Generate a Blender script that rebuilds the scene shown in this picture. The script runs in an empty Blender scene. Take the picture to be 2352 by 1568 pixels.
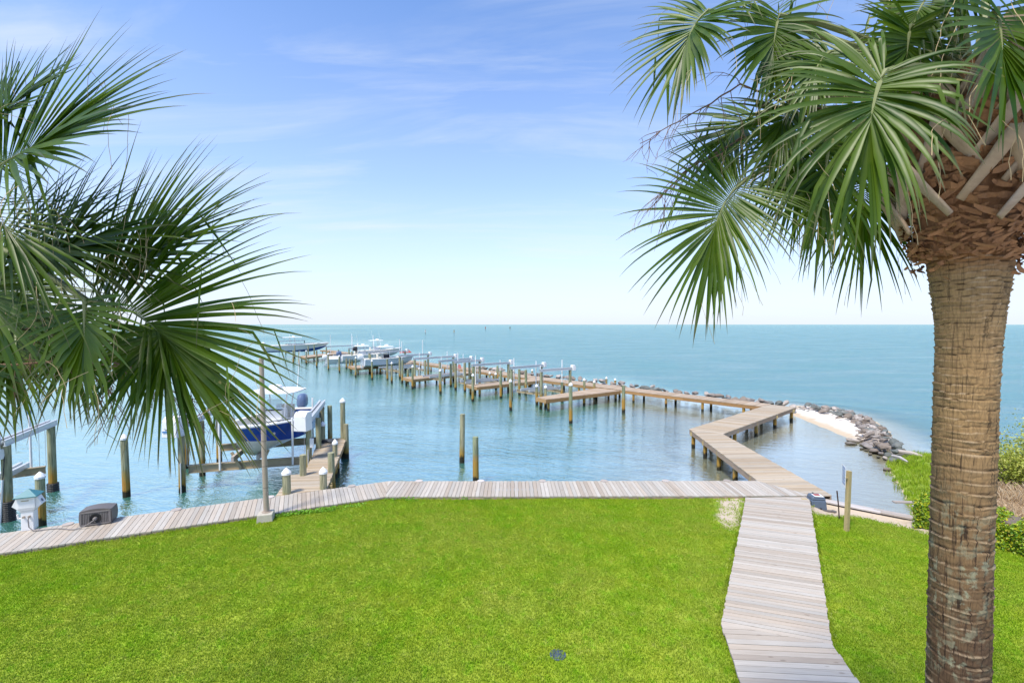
import bpy, math, random
import numpy as np
from mathutils import Vector, Matrix

SC = bpy.context.scene
COL = SC.collection
rad = math.radians

# ------------------------------------------------------------------ camera, sky, sun, exposure
F, CX, CY, HC = 1078.0, 1176.0, 784.0, 6.2          # lens in photo widths of 2352, camera 6.2 m over the water
PIT = math.atan(39.0 / F)
cam = bpy.data.cameras.new('camera'); camo = bpy.data.objects.new('camera', cam); COL.objects.link(camo)
cam.sensor_width = 36.0; cam.lens = 36.0 * F / 2352.0
cam.clip_start = 0.05; cam.clip_end = 60000
camo.location = (0, 0, HC); camo.rotation_euler = (math.pi / 2 - PIT, 0, 0)
SC.camera = camo

SUN_EL, SUN_AZ = 60.0, 218.0      # azimuth clockwise from +Y: behind the camera, a little left
world = bpy.data.worlds.new('World'); SC.world = world; world.use_nodes = True

sun = bpy.data.lights.new('sun', 'SUN'); sun.energy = 3.7; sun.angle = rad(10); sun.color = (1.0, 0.925, 0.80)
suno = bpy.data.objects.new('sun', sun); COL.objects.link(suno)
_sd = Vector((math.sin(rad(SUN_AZ)) * math.cos(rad(SUN_EL)), math.cos(rad(SUN_AZ)) * math.cos(rad(SUN_EL)), math.sin(rad(SUN_EL))))
suno.rotation_euler = _sd.to_track_quat('Z', 'Y').to_euler()

SC.view_settings.view_transform = 'Standard'; SC.view_settings.look = 'None'
SC.view_settings.gamma = 1.0; SC.view_settings.use_curve_mapping = False
SC.view_settings.exposure = 0.48
SC.render.engine = 'CYCLES'
SC.cycles.use_denoising = True
SC.cycles.max_bounces = 6; SC.cycles.diffuse_bounces = 2; SC.cycles.glossy_bounces = 3
SC.cycles.transparent_max_bounces = 12; SC.cycles.transmission_bounces = 4
SC.cycles.use_adaptive_sampling = True; SC.cycles.adaptive_threshold = 0.02
SC.cycles.sample_clamp_direct = 2.5; SC.cycles.sample_clamp_indirect = 4.0
SC.cycles.caustics_reflective = False; SC.cycles.caustics_refractive = False

# ------------------------------------------------------------------ helpers: picture to place
_fw = Vector((0, math.cos(PIT), -math.sin(PIT))); _up = Vector((0, math.sin(PIT), math.cos(PIT))); _rt = Vector((1, 0, 0))
CAM = Vector((0, 0, HC))
def ray(x, y): return _rt * ((x - CX) / F) + _fw + _up * (-(y - CY) / F)
def W(x, y, z=0.0):
    d = ray(x, y); t = (z - HC) / d.z; return Vector((d.x * t, d.y * t, z))
def PD(x, y, dep):
    d = ray(x, y); t = dep / d.y; return CAM + d * t
def zat(y, Y): return PD(CX, y, Y).z
def V2(p): return Vector((p[0], p[1]))

# ------------------------------------------------------------------ helpers: nodes
class G:
    def __init__(s, tree): s.t = tree; s.L = tree.links
    def n(s, typ, props=None, **kw):
        nd = s.t.nodes.new(typ)
        for k, v in (props or {}).items(): setattr(nd, k, v)
        for k, v in kw.items():
            k2 = k.replace('_', ' ')
            sock = nd.inputs[int(k[1:])] if (k[0] == 'i' and k[1:].isdigit()) else nd.inputs[k2]
            s.set(sock, v)
        return nd
    def set(s, sock, v):
        if isinstance(v, bpy.types.NodeSocket): s.L.new(v, sock)
        elif isinstance(v, bpy.types.Node): s.L.new(v.outputs[0], sock)
        else:
            if sock.type == 'RGBA' and len(v) == 3: v = (*v, 1)
            sock.default_value = v
    def math(s, op, a, b=0.0, c=None, clamp=False):
        nd = s.n('ShaderNodeMath', {'operation': op, 'use_clamp': clamp}, i0=a, i1=b)
        if c is not None: s.set(nd.inputs[2], c)
        return nd.outputs[0]
    def mix(s, fac, a, b, blend='MIX'):
        nd = s.t.nodes.new('ShaderNodeMix'); nd.data_type = 'RGBA'; nd.blend_type = blend
        s.set(nd.inputs[0], fac); s.set(nd.inputs[6], a); s.set(nd.inputs[7], b)
        return nd.outputs[2]
    def ramp(s, fac, stops, interp='LINEAR'):
        nd = s.t.nodes.new('ShaderNodeValToRGB'); cr = nd.color_ramp; cr.interpolation = interp
        while len(cr.elements) < len(stops): cr.elements.new(0.5)
        for e, (p, c) in zip(cr.elements, stops):
            e.position = p; e.color = (c, c, c, 1) if isinstance(c, (int, float)) else (*c, 1)
        s.set(nd.inputs[0], fac); return nd.outputs[0]
    def noise(s, vec, scale, detail=3, rough=0.55, dist=0.0):
        return s.n('ShaderNodeTexNoise', None, Vector=vec, Scale=scale, Detail=detail, Roughness=rough, Distortion=dist).outputs[0]
    def vmul(s, vec, m):
        return s.n('ShaderNodeVectorMath', {'operation': 'MULTIPLY'}, i0=vec, i1=m).outputs[0]
    def bump(s, h, strength=0.3, dist=0.02, normal=None):
        nd = s.n('ShaderNodeBump', None, Height=h, Strength=strength, Distance=dist)
        if normal is not None: s.set(nd.inputs['Normal'], normal)
        return nd.outputs[0]
    def pos(s): return s.n('ShaderNodeNewGeometry').outputs['Position']
    def obj(s): return s.n('ShaderNodeTexCoord').outputs['Object']
    def rnd(s): return s.n('ShaderNodeObjectInfo').outputs['Random']
    def attr(s, name): return s.n('ShaderNodeAttribute', {'attribute_name': name}).outputs['Fac']
    def z(s): return s.n('ShaderNodeSeparateXYZ', None, Vector=s.pos()).outputs[2]

def newmat(name):
    m = bpy.data.materials.new(name); m.use_nodes = True
    t = m.node_tree; t.nodes.clear()
    g = G(t); out = t.nodes.new('ShaderNodeOutputMaterial')
    return m, g, out
def pbr(g, out, col, rough=0.6, normal=None, spec=None, metal=0.0, **kw):
    b = g.n('ShaderNodeBsdfPrincipled', None, Base_Color=col, Roughness=rough, Metallic=metal)
    if normal is not None: g.set(b.inputs['Normal'], normal)
    if spec is not None: g.set(b.inputs['Specular IOR Level'], spec)
    for k, v in kw.items(): g.set(b.inputs[k.replace('_', ' ')], v)
    g.L.new(b.outputs[0], out.inputs[0]); return b

def simple(name, col, rough=0.5, var=0.12, scale=6.0, metal=0.0, bump=0.0, spec=None):
    m, g, out = newmat(name)
    p = g.obj(); nz = g.noise(p, scale, 4)
    k = g.math('MULTIPLY_ADD', nz, 2 * var, 1 - var)
    c = g.n('ShaderNodeVectorMath', {'operation': 'SCALE'}, i0=col); g.set(c.inputs['Scale'], k)
    pbr(g, out, c.outputs[0], g.math('MULTIPLY_ADD', nz, 0.2, rough - 0.1), g.bump(g.noise(p, scale * 8, 3), bump, 0.01) if bump else None, spec, metal)
    return m

def wood(name, light, tan, dark, gscale=1.0, tanfac=0.5, rough=0.75):
    """weathered boards: every board its own tone, long grain, knots"""
    m, g, out = newmat(name)
    o = g.obj(); r = g.math('FRACT', g.math('ADD', g.rnd(), g.attr('rnd')))
    off = g.n('ShaderNodeCombineXYZ', None, X=g.math('MULTIPLY', r, 37.0), Y=g.math('MULTIPLY', r, 91.0), Z=g.math('MULTIPLY', r, 13.0))
    p = g.n('ShaderNodeVectorMath', {'operation': 'ADD'}, i0=o, i1=off).outputs[0]
    grain = g.noise(g.vmul(p, (0.9 * gscale, 26 * gscale, 9)), 2.0, 5, 0.65, 0.4)
    blot = g.noise(g.vmul(p, (1.3, 3.0, 3.0)), 1.6, 3)
    r2 = g.math('FRACT', g.math('MULTIPLY', r, 7.31))
    c = g.mix(g.ramp(g.math('ADD', g.math('MULTIPLY', r, 0.75), g.math('MULTIPLY', blot, 0.5)), [(0.3, 0.0), (0.95, 1.0)]), light, tan)
    c = g.mix(g.math('MULTIPLY', g.ramp(grain, [(0.42, 0.0), (0.72, 1.0)]), 0.40), c, dark)
    val = g.math('MULTIPLY_ADD', r2, 0.26, 0.85)
    sc = g.n('ShaderNodeVectorMath', {'operation': 'SCALE'}, i0=c); g.set(sc.inputs['Scale'], val)
    kn = g.n('ShaderNodeTexVoronoi', {'feature': 'F1'}, Vector=g.vmul(p, (2.2, 6.0, 3.0)), Scale=1.0).outputs[0]
    c2 = g.mix(g.math('MULTIPLY', g.ramp(kn, [(0.06, 1.0), (0.13, 0.0)]), 0.5), sc.outputs[0], (dark[0] * .6, dark[1] * .55, dark[2] * .5))
    pbr(g, out, c2, rough, g.bump(grain, 0.25, 0.004), 0.3)
    return m

# ------------------------------------------------------------------ helpers: meshes
WL = {}   # world position of each object
class MB:
    def __init__(s): s.v = []; s.f = []; s.a = []
    def add(s, vs, fs, a=0.0):
        b = len(s.v); s.v.extend([tuple(v) for v in vs]); s.f.extend([tuple(i + b for i in f) for f in fs]); s.a.extend([a] * len(fs)); return s
    def box(s, c, size, ang=0.0, taper=1.0, a=0.0):
        c = Vector(c); hx, hy, hz = size[0] / 2, size[1] / 2, size[2] / 2
        ca, sa = math.cos(ang), math.sin(ang); vs = []
        for z, k in ((-hz, 1.0), (hz, taper)):
            for x, y in ((-hx, -hy), (hx, -hy), (hx, hy), (-hx, hy)):
                x2, y2 = x * k, y * k
                vs.append(c + Vector((x2 * ca - y2 * sa, x2 * sa + y2 * ca, z)))
        return s.add(vs, [(0, 3, 2, 1), (4, 5, 6, 7), (0, 1, 5, 4), (1, 2, 6, 5), (2, 3, 7, 6), (3, 0, 4, 7)], a)
    def beam(s, p, q, w, h, up=Vector((0, 0, 1)), a=0.0):
        p, q = Vector(p), Vector(q); d = (q - p).normalized()
        if abs(d.dot(up)) > 0.98: up = Vector((1, 0, 0))
        sd = d.cross(up).normalized(); u = sd.cross(d).normalized()
        vs = []
        for e in (p, q):
            for i, j in ((-1, -1), (1, -1), (1, 1), (-1, 1)): vs.append(e + sd * (i * w / 2) + u * (j * h / 2))
        return s.add(vs, [(0, 1, 2, 3), (4, 7, 6, 5), (0, 4, 5, 1), (1, 5, 6, 2), (2, 6, 7, 3), (3, 7, 4, 0)], a)
    def ibeam(s, p, q, w, h, t=0.025):
        p, q = Vector(p), Vector(q); z = Vector((0, 0, h / 2 - t / 2))
        s.beam(p + z, q + z, w, t); s.beam(p - z, q - z, w, t); return s.beam(p, q, t, h - 2 * t)
    def tube(s, path, radii, n=8, cap=True, flat=1.0):
        path = [Vector(p) for p in path]; m = len(path)
        if not isinstance(radii, (list, tuple)): radii = [radii] * m
        ref = Vector((0.31, 0.22, 0.93)); rings = []
        for i, p in enumerate(path):
            d = (path[min(i + 1, m - 1)] - path[max(i - 1, 0)]).normalized()
            if abs(d.dot(ref)) > 0.95: ref = Vector((0.9, 0.3, 0.2))
            u = d.cross(ref).normalized(); w = d.cross(u).normalized()
            rings.append([p + u * (math.cos(2 * math.pi * k / n) * radii[i]) + w * (math.sin(2 * math.pi * k / n) * radii[i] * flat) for k in range(n)])
        vs = [v for r in rings for v in r]; fs = []
        for i in range(m - 1):
            for k in range(n):
                k2 = (k + 1) % n; fs.append((i * n + k, i * n + k2, (i + 1) * n + k2, (i + 1) * n + k))
        if cap: fs.append(tuple(reversed(range(n)))); fs.append(tuple((m - 1) * n + k for k in range(n)))
        return s.add(vs, fs)
    def lathe(s, o, prof, n=16, cap=True, rfun=None):
        o = Vector(o); vs = []; fs = []
        for j, (r, z) in enumerate(prof):
            for k in range(n):
                t = 2 * math.pi * k / n; rr = r * (rfun(j, k) if rfun else 1.0)
                vs.append(o + Vector((math.cos(t) * rr, math.sin(t) * rr, z)))
        for j in range(len(prof) - 1):
            for k in range(n):
                k2 = (k + 1) % n; fs.append((j * n + k, j * n + k2, (j + 1) * n + k2, (j + 1) * n + k))
        if cap:
            fs.append(tuple(reversed(range(n)))); fs.append(tuple((len(prof) - 1) * n + k for k in range(n)))
        return s.add(vs, fs)
    def prism(s, poly, z0, z1, a=0.0):
        n = len(poly); ar = sum(poly[i][0] * poly[(i + 1) % n][1] - poly[(i + 1) % n][0] * poly[i][1] for i in range(n))
        if ar < 0: poly = list(reversed(poly))
        vs = [(p[0], p[1], z0) for p in poly] + [(p[0], p[1], z1) for p in poly]
        fs = [tuple(reversed(range(n))), tuple(range(n, 2 * n))] + [(i, (i + 1) % n, n + (i + 1) % n, n + i) for i in range(n)]
        return s.add(vs, fs, a)
    def grid(s, rows):
        m, n = len(rows), len(rows[0])
        return s.add([p for r in rows for p in r], [(i * n + j, i * n + j + 1, (i + 1) * n + j + 1, (i + 1) * n + j) for i in range(m - 1) for j in range(n - 1)])
    def build(s, name, mat, parent=None, smooth=False, at=None, local=False, bevel=0.0):
        """link as ONE object; vertices are in world metres unless local"""
        me = bpy.data.meshes.new(name)
        o = bpy.data.objects.new(name, me); COL.objects.link(o)
        pl = WL[parent] if parent is not None else Vector((0, 0, 0))
        if local: og = Vector(at or (0, 0, 0)); vs = s.v; o.location = og; WL[o] = pl + og
        else:
            og = Vector(at) if at is not None else (pl if parent is not None else Vector((0, 0, 0)))
            vs = [(x - og.x, y - og.y, z - og.z) for x, y, z in s.v]; o.location = og - pl; WL[o] = og
        me.from_pydata(vs, [], s.f)
        if any(s.a):
            at_ = me.attributes.new('rnd', 'FLOAT', 'FACE'); at_.data.foreach_set('value', s.a)
        me.validate(); me.update()
        if smooth: me.polygons.foreach_set('use_smooth', [True] * len(me.polygons))
        me.materials.append(mat)
        if parent is not None: o.parent = parent
        if bevel:
            b = o.modifiers.new('bevel', 'BEVEL'); b.width = bevel; b.segments = 2; b.limit_method = 'ANGLE'
        return o

def tag(o, label=None, cat=None, group=None, kind=None):
    if label: o['label'] = label
    if cat: o['category'] = cat
    if group: o['group'] = group
    if kind: o['kind'] = kind
    return o
def empty(name, loc, label=None, cat=None, group=None, kind=None, parent=None):
    o = bpy.data.objects.new(name, None); COL.objects.link(o); o.location = loc; o.empty_display_size = 0.2
    WL[o] = Vector(loc)
    return tag(o, label, cat, group, kind)
def copy_tree(o, parent=None):
    c = o.copy(); COL.objects.link(c); c.parent = parent
    for ch in list(o.children): copy_tree(ch, c)
    return c

def clip(poly, n, c):
    out = []
    for i in range(len(poly)):
        p, q = poly[i], poly[(i + 1) % len(poly)]; dp, dq = p.dot(n) - c, q.dot(n) - c
        if dp >= 0: out.append(p)
        if (dp >= 0) != (dq >= 0): out.append(p + (q - p) * (dp / (dp - dq)))
    return out
def planks(parent, poly, pdir, width, z, mat, gap=0.010, th=0.036, seed=1, merged=None, name='plank', over=0.0):
    """cut a convex deck polygon into boards that run along pdir"""
    R = random.Random(seed); poly = [V2(p) for p in poly]; d = V2(pdir).normalized(); ax = Vector((-d.y, d.x))
    lo = min(p.dot(ax) for p in poly); hi = max(p.dot(ax) for p in poly); n = max(1, round((hi - lo) / width)); w = (hi - lo) / n
    ang = math.atan2(d.y, d.x)
    for i in range(n):
        a, b = lo + i * w + gap / 2, lo + (i + 1) * w - gap / 2
        q = clip(clip(poly, ax, a), -ax, -b)
        if len(q) < 3: continue
        ar = abs(sum(q[k].x * q[(k + 1) % len(q)].y - q[(k + 1) % len(q)].x * q[k].y for k in range(len(q)))) / 2
        if ar < 0.004: continue
        c = sum(q, Vector((0, 0))) / len(q); dz = R.uniform(-0.003, 0.003)
        ea, eb = R.uniform(-.012, .012) + over, R.uniform(-.012, .012) + over
        qq = []
        for p in q:
            r = p - c; x, y = r.dot(d), r.dot(ax); x += ea if x > 0 else -eb; qq.append((x, y))
        if merged is not None:
            merged.prism([(c.x + x * d.x + y * ax.x, c.y + x * d.y + y * ax.y) for x, y in qq], z - th + dz, z + dz, R.uniform(0.01, 0.99)); continue
        mb = MB().prism(qq, -th, 0.0); o = mb.build(name, mat, None, local=True)
        o.rotation_euler.z = ang; o.location = Vector((c.x, c.y, z + dz)) - WL[parent]; o.parent = parent
        WL[o] = Vector((c.x, c.y, z + dz))

# ------------------------------------------------------------------ world
g = G(world.node_tree); world.node_tree.nodes.clear()
wout = world.node_tree.nodes.new('ShaderNodeOutputWorld')
sky = g.n('ShaderNodeTexSky'); sky.sky_type = 'NISHITA'; sky.sun_disc = False
sky.sun_elevation = rad(SUN_EL); sky.sun_rotation = rad(SUN_AZ); sky.air_density = 1.0; sky.dust_density = 0.6; sky.ozone_density = 1.6; sky.altitude = 0
dirv = g.n('ShaderNodeTexCoord').outputs['Generated']
sx = g.n('ShaderNodeSeparateXYZ', None, Vector=dirv)
up_ = g.math('MAXIMUM', sx.outputs[2], 0.0)
den = g.math('ADD', up_, 0.16)
cv = g.n('ShaderNodeCombineXYZ', None, X=g.math('DIVIDE', sx.outputs[0], den), Y=g.math('DIVIDE', sx.outputs[1], den), Z=0.0)
c1 = g.noise(g.vmul(cv, (0.45, 2.0, 1.0)), 1.3, 7, 0.62, 0.8)
c2 = g.noise(g.vmul(cv, (0.55, 3.0, 1.0)), 2.3, 5, 0.6, 0.3)
cl = g.math('MULTIPLY', g.ramp(c1, [(0.47, 0.0), (0.68, 1.0)]), g.ramp(c2, [(0.32, 0.15), (0.66, 1.0)]))
haze = g.ramp(up_, [(0.0, 0.90), (0.10, 0.64), (0.28, 0.26), (0.55, 0.03)])
tint = g.mix(1.0, sky.outputs[0], (0.90, 1.09, 1.36), 'MULTIPLY')
c = g.mix(haze, tint, (4.15, 4.45, 5.15))
c = g.mix(g.math('MULTIPLY', cl, 0.50), c, (4.2, 4.55, 4.95))
bg = g.n('ShaderNodeBackground', None, Color=c, Strength=0.150)
g.L.new(bg.outputs[0], wout.inputs[0])
# ------------------------------------------------------------------ materials
M = {}
M['deck'] = wood('weathered_deck_wood', (0.475, 0.44, 0.385), (0.43, 0.36, 0.285), (0.24, 0.19, 0.145))
M['pier'] = wood('silver_tan_pier_wood', (0.47, 0.405, 0.315), (0.42, 0.32, 0.21), (0.25, 0.19, 0.125))
M['farpier'] = wood('tan_pier_wood', (0.47, 0.375, 0.275), (0.41, 0.30, 0.20), (0.24, 0.16, 0.10))
M['fascia'] = wood('grey_brown_fascia_wood', (0.42, 0.32, 0.24), (0.36, 0.26, 0.18), (0.18, 0.13, 0.09))
M['fasciafar'] = wood('orange_fascia_wood', (0.47, 0.30, 0.145), (0.39, 0.22, 0.09), (0.22, 0.12, 0.05))
M['yelwood'] = wood('yellow_treated_timber', (0.50, 0.40, 0.20), (0.42, 0.33, 0.16), (0.22, 0.17, 0.08))
M['white'] = simple('white_plastic', (0.80, 0.80, 0.79), 0.4, 0.05)
M['gel'] = simple('white_gelcoat', (0.80, 0.79, 0.76), 0.25, 0.04)
M['cream'] = simple('cream_gelcoat', (0.74, 0.69, 0.58), 0.35, 0.06)
M['alu'] = simple('aluminium', (0.62, 0.63, 0.64), 0.42, 0.1, 3, 0.35)
M['steelbeam'] = simple('galvanised_beam', (0.36, 0.29, 0.18), 0.55, 0.22, 5, 0.0, 0.1)
M['navy'] = simple('navy_gelcoat', (0.012, 0.070, 0.40), 0.12, 0.08)
M['bluebottom'] = simple('blue_antifouling', (0.012, 0.075, 0.34), 0.5, 0.1)
M['greyhull'] = simple('pale_grey_gelcoat', (0.66, 0.69, 0.74), 0.3, 0.06)
M['motorblue'] = simple('blue_grey_motor_cowl', (0.10, 0.15, 0.26), 0.3, 0.1)
M['black'] = simple('black_rubber', (0.016, 0.016, 0.018), 0.55, 0.15)
M['darkgrey'] = simple('dark_grey_plastic', (0.125, 0.108, 0.100), 0.5, 0.2, 9, 0, 0.1)
M['midgrey'] = simple('mid_grey_plastic', (0.20, 0.18, 0.17), 0.5, 0.2, 9)
M['pumpblue'] = simple('slate_blue_plastic', (0.085, 0.115, 0.16), 0.42, 0.2, 7)
M['red'] = simple('faded_red_label', (0.36, 0.09, 0.06), 0.5, 0.15)
M['orange'] = simple('orange_paint', (0.65, 0.24, 0.03), 0.5, 0.1)
M['blue'] = simple('blue_plastic', (0.02, 0.17, 0.42), 0.4, 0.1)
M['teal'] = simple('teal_painted_metal', (0.045, 0.19, 0.22), 0.45, 0.12)
M['taupe'] = simple('taupe_painted_steel', (0.36, 0.29, 0.23), 0.5, 0.12, 4)
M['concrete'] = simple('concrete', (0.46, 0.42, 0.34), 0.85, 0.18, 14, 0, 0.3)
M['rope'] = simple('rope', (0.02, 0.02, 0.022), 0.9, 0.2)
M['rust'] = simple('rusty_stake', (0.045, 0.022, 0.015), 0.8, 0.3, 12)
M['bed'] = simple('dark_soil', (0.10, 0.07, 0.05), 0.95, 0.3, 8, 0, 0.3)
M['drift'] = wood('driftwood', (0.55, 0.51, 0.48), (0.42, 0.36, 0.31), (0.2, 0.16, 0.13))
M['wall'] = simple('shade_dark_timber_wall', (0.035, 0.032, 0.034), 0.8, 0.3, 6, 0, 0.3)  # dark timber with the shade under its cap painted into the colour
M['cloth'] = simple('black_canvas', (0.02, 0.022, 0.03), 0.8, 0.2)
M['redhull'] = simple('faded_red_plastic', (0.60, 0.13, 0.09), 0.4, 0.15)

def mk_glass():
    m, g, out = newmat('tinted_glass')
    b = g.n('ShaderNodeBsdfPrincipled', None, Base_Color=(0.55, 0.72, 0.75), Roughness=0.05, Alpha=0.35)
    g.L.new(b.outputs[0], out.inputs[0]); return m
M['glass'] = mk_glass()

def mk_pile():
    m, g, out = newmat('treated_piling')
    p = g.pos(); r = g.rnd(); z = g.z()
    pr = g.n('ShaderNodeVectorMath', {'operation': 'ADD'}, i0=p, i1=g.n('ShaderNodeCombineXYZ', None, X=g.math('MULTIPLY', r, 50.0))).outputs[0]
    streak = g.noise(g.vmul(pr, (9, 9, 0.9)), 1.6, 5, 0.6)
    blot = g.noise(g.vmul(pr, (2.5, 2.5, 1.3)), 1.5, 3)
    up = g.mix(g.ramp(g.math('ADD', g.math('MULTIPLY', r, 0.5), g.math('MULTIPLY', blot, 0.55)), [(0.25, 0.0), (0.75, 1.0)]), (0.30, 0.34, 0.205), (0.39, 0.355, 0.225))
    up = g.mix(g.ramp(streak, [(0.44, 0.0), (0.64, 0.75)]), up, (0.10, 0.11, 0.06))
    zz = g.math('ADD', z, g.math('MULTIPLY_ADD', blot, 0.7, -0.35))
    c = g.mix(g.ramp(g.math('ADD', zz, g.math('MULTIPLY_ADD', r, 0.5, -0.25)), [(0.55, 1.0), (1.05, 0.0)]), up, (0.42, 0.22, 0.045))
    c = g.mix(g.math('MULTIPLY', g.ramp(streak, [(0.45, 0.0), (0.65, 0.6)]), g.ramp(zz, [(0.7, 1.0), (1.0, 0.0)])), c, (0.30, 0.27, 0.07))
    c = g.mix(g.ramp(zz, [(0.20, 1.0), (0.30, 0.0)]), c, (0.030, 0.028, 0.018))
    pbr(g, out, c, 0.85, g.bump(streak, 0.5, 0.02), 0.2); return m
M['pile'] = mk_pile()

def mk_lawn(blade):
    m, g, out = newmat('grass_blades' if blade else 'lawn_ground')
    p = g.pos()
    big = g.noise(p, 0.55, 4, 0.6); mid = g.noise(p, 1.5, 5, 0.7); fine = g.noise(p, 22, 3, 0.6)
    clov = g.noise(g.vmul(p, (1, 1, 0)), 3.4, 5, 0.72)
    c = g.mix(g.ramp(mid, [(0.36, 0.0), (0.64, 1.0)]), (0.345, 0.445, 0.030), (0.215, 0.395, 0.010))
    c = g.mix(g.ramp(big, [(0.40, 0.0), (0.65, 0.6)]), c, (0.36, 0.42, 0.060))
    c = g.mix(g.ramp(clov, [(0.53, 0.0), (0.63, 0.65)]), c, (0.20, 0.44, 0.008))
    dry = g.math('MULTIPLY', g.ramp(g.noise(p, 6.0, 4, 0.7), [(0.55, 0.0), (0.72, 1.0)]), 0.4)
    c = g.mix(dry, c, (0.44, 0.38, 0.14))
    if blade:
        r = g.rnd(); c = g.mix(g.math('MULTIPLY', r, 0.35), c, (0.32, 0.42, 0.035))
        b = g.n('ShaderNodeBsdfPrincipled', None, Base_Color=c, Roughness=0.55)
        g.set(b.inputs['Specular IOR Level'], 0.08)
        tr = g.n('ShaderNodeBsdfTranslucent', None, Color=c)
        mx = g.n('ShaderNodeMixShader', None, i0=0.38, i1=b.outputs[0], i2=tr.outputs[0]); g.L.new(mx.outputs[0], out.inputs[0]); return m
    c = g.mix(0.25, c, (0.20, 0.20, 0.05))
    sa = g.math('ADD', g.attr('sand'), g.math('MULTIPLY_ADD', g.noise(p, 4.0, 5, 0.7), 1.5, -0.75))
    sand = g.mix(g.noise(p, 30, 3), (0.58, 0.49, 0.38), (0.42, 0.34, 0.255))
    sand = g.mix(g.ramp(g.noise(p, 7, 4, 0.7), [(0.55, 0.0), (0.7, 0.6)]), sand, (0.33, 0.25, 0.17))
    c = g.mix(g.ramp(sa, [(0.36, 0.0), (0.62, 1.0)]), c, sand)
    pbr(g, out, c, 0.95, g.bump(fine, 0.6, 0.03), 0.1); return m
M['lawn'] = mk_lawn(False); M['blade'] = mk_lawn(True)

def mk_sand():
    m, g, out = newmat('beach_sand'); p = g.pos(); z = g.z()
    n = g.noise(p, 2.0, 5, 0.65)
    dry = g.mix(n, (0.78, 0.72, 0.655), (0.68, 0.60, 0.52))
    zz = g.math('ADD', z, g.math('MULTIPLY_ADD', n, 0.10, -0.05))
    c = g.mix(g.ramp(g.math('ADD', zz, 0.5), [(0.55, 1.0), (0.60, 0.0)]), dry, (0.52, 0.42, 0.30))
    gr = g.math('ADD', g.attr('grass'), g.math('MULTIPLY_ADD', g.noise(p, 1.6, 5, 0.7), 1.0, -0.5))
    green = g.mix(g.noise(p, 3.0, 4), (0.21, 0.33, 0.03), (0.30, 0.33, 0.07))
    c = g.mix(g.ramp(gr, [(0.45, 0.0), (0.58, 1.0)]), c, green)
    dr = g.math('ADD', g.attr('dry'), g.math('MULTIPLY_ADD', g.noise(p, 2.6, 5, 0.7), 1.0, -0.5))
    c = g.mix(g.ramp(dr, [(0.45, 0.0), (0.58, 1.0)]), c, g.mix(g.noise(p, 14, 4), (0.52, 0.41, 0.29), (0.36, 0.26, 0.17)))
    pbr(g, out, c, 0.9, g.bump(g.noise(p, 18, 4), 0.5, 0.02), 0.15); return m
M['sand'] = mk_sand()

def mk_water():
    m, g, out = newmat('bay_water'); p = g.pos()
    d = g.attr('depth')
    sxy = g.n('ShaderNodeSeparateXYZ', None, Vector=p)
    open_ = g.attr('open')
    calm = g.math('ADD', g.math('MULTIPLY_ADD', open_, 0.58, 0.16), g.math('MULTIPLY', g.ramp(d, [(0.35, 0.0), (1.0, 1.0)]), 0.26))
    rot = g.n('ShaderNodeVectorRotate', {'rotation_type': 'Z_AXIS'}, Vector=p, Angle=rad(20)).outputs[0]
    w1 = g.noise(g.vmul(rot, (0.55, 1.5, 1)), 1.5, 4, 0.6, 0.4)
    w2 = g.noise(g.vmul(rot, (0.8, 2.2, 1)), 4.2, 3, 0.6, 0.3)
    w3 = g.noise(g.vmul(p, (0.12, 0.35, 1)), 0.6, 3, 0.5)
    w4 = g.noise(g.vmul(rot, (0.16, 0.62, 1)), 1.0, 5, 0.62, 0.6)
    h = g.math('ADD', g.math('ADD', g.math('MULTIPLY', w1, 1.0), g.math('MULTIPLY', w2, 0.35)), g.math('MULTIPLY', g.math('MULTIPLY', w4, open_), 2.8))
    gust = g.math('MULTIPLY_ADD', g.ramp(w3, [(0.35, 0.0), (0.65, 1.0)]), 0.6, 0.55)
    nb = g.n('ShaderNodeBump', None, Height=h, Distance=0.22); g.set(nb.inputs['Strength'], g.math('MULTIPLY', g.math('MULTIPLY', calm, gust), 1.0))
    nrm = nb.outputs[0]
    dd = g.math('ADD', d, g.math('MULTIPLY', g.math('MULTIPLY_ADD', g.noise(p, 0.5, 3), 0.8, -0.4), g.math('MINIMUM', d, 1.0)))
    deep = g.ramp(g.math('DIVIDE', dd, 3.0), [(0.0, (0.80, 0.75, 0.60)), (0.13, (0.60, 0.65, 0.54)), (0.30, (0.20, 0.21, 0.075)), (0.75, (0.090, 0.310, 0.240))])
    deep = g.mix(open_, deep, (0.030, 0.200, 0.220))
    body = g.n('ShaderNodeBsdfDiffuse', None, Color=deep, Normal=nrm)
    clear = g.n('ShaderNodeBsdfTransparent', None, Color=(0.86, 0.93, 0.88))
    op = g.math('SUBTRACT', 1.0, g.math('POWER', 2.718, g.math('MULTIPLY', d, -1.5)))
    mx = g.n('ShaderNodeMixShader', None, i0=op, i1=clear.outputs[0], i2=body.outputs[0])
    gl = g.n('ShaderNodeBsdfGlossy', None, Color=g.mix(open_, (0.93, 1.0, 0.97), (0.92, 1.0, 0.93)), Roughness=g.math('MULTIPLY_ADD', open_, 0.05, 0.07), Normal=nrm)
    fr = g.n('ShaderNodeFresnel', None, IOR=1.6, Normal=nrm)
    fac = g.math('MINIMUM', g.math('ADD', g.math('MULTIPLY', fr.outputs[0], 0.9), g.math('MULTIPLY_ADD', op, 0.42, 0.17)), g.math('MULTIPLY_ADD', open_, -0.22, 0.74))
    fac = g.math('ADD', fac, g.math('MULTIPLY', g.math('MULTIPLY', g.math('SUBTRACT', w3, 0.5), open_), 0.55), clamp=True)
    m2 = g.n('ShaderNodeMixShader', None, i0=fac, i1=mx.outputs[0], i2=gl.outputs[0])
    g.L.new(m2.outputs[0], out.inputs[0]); return m
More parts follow.
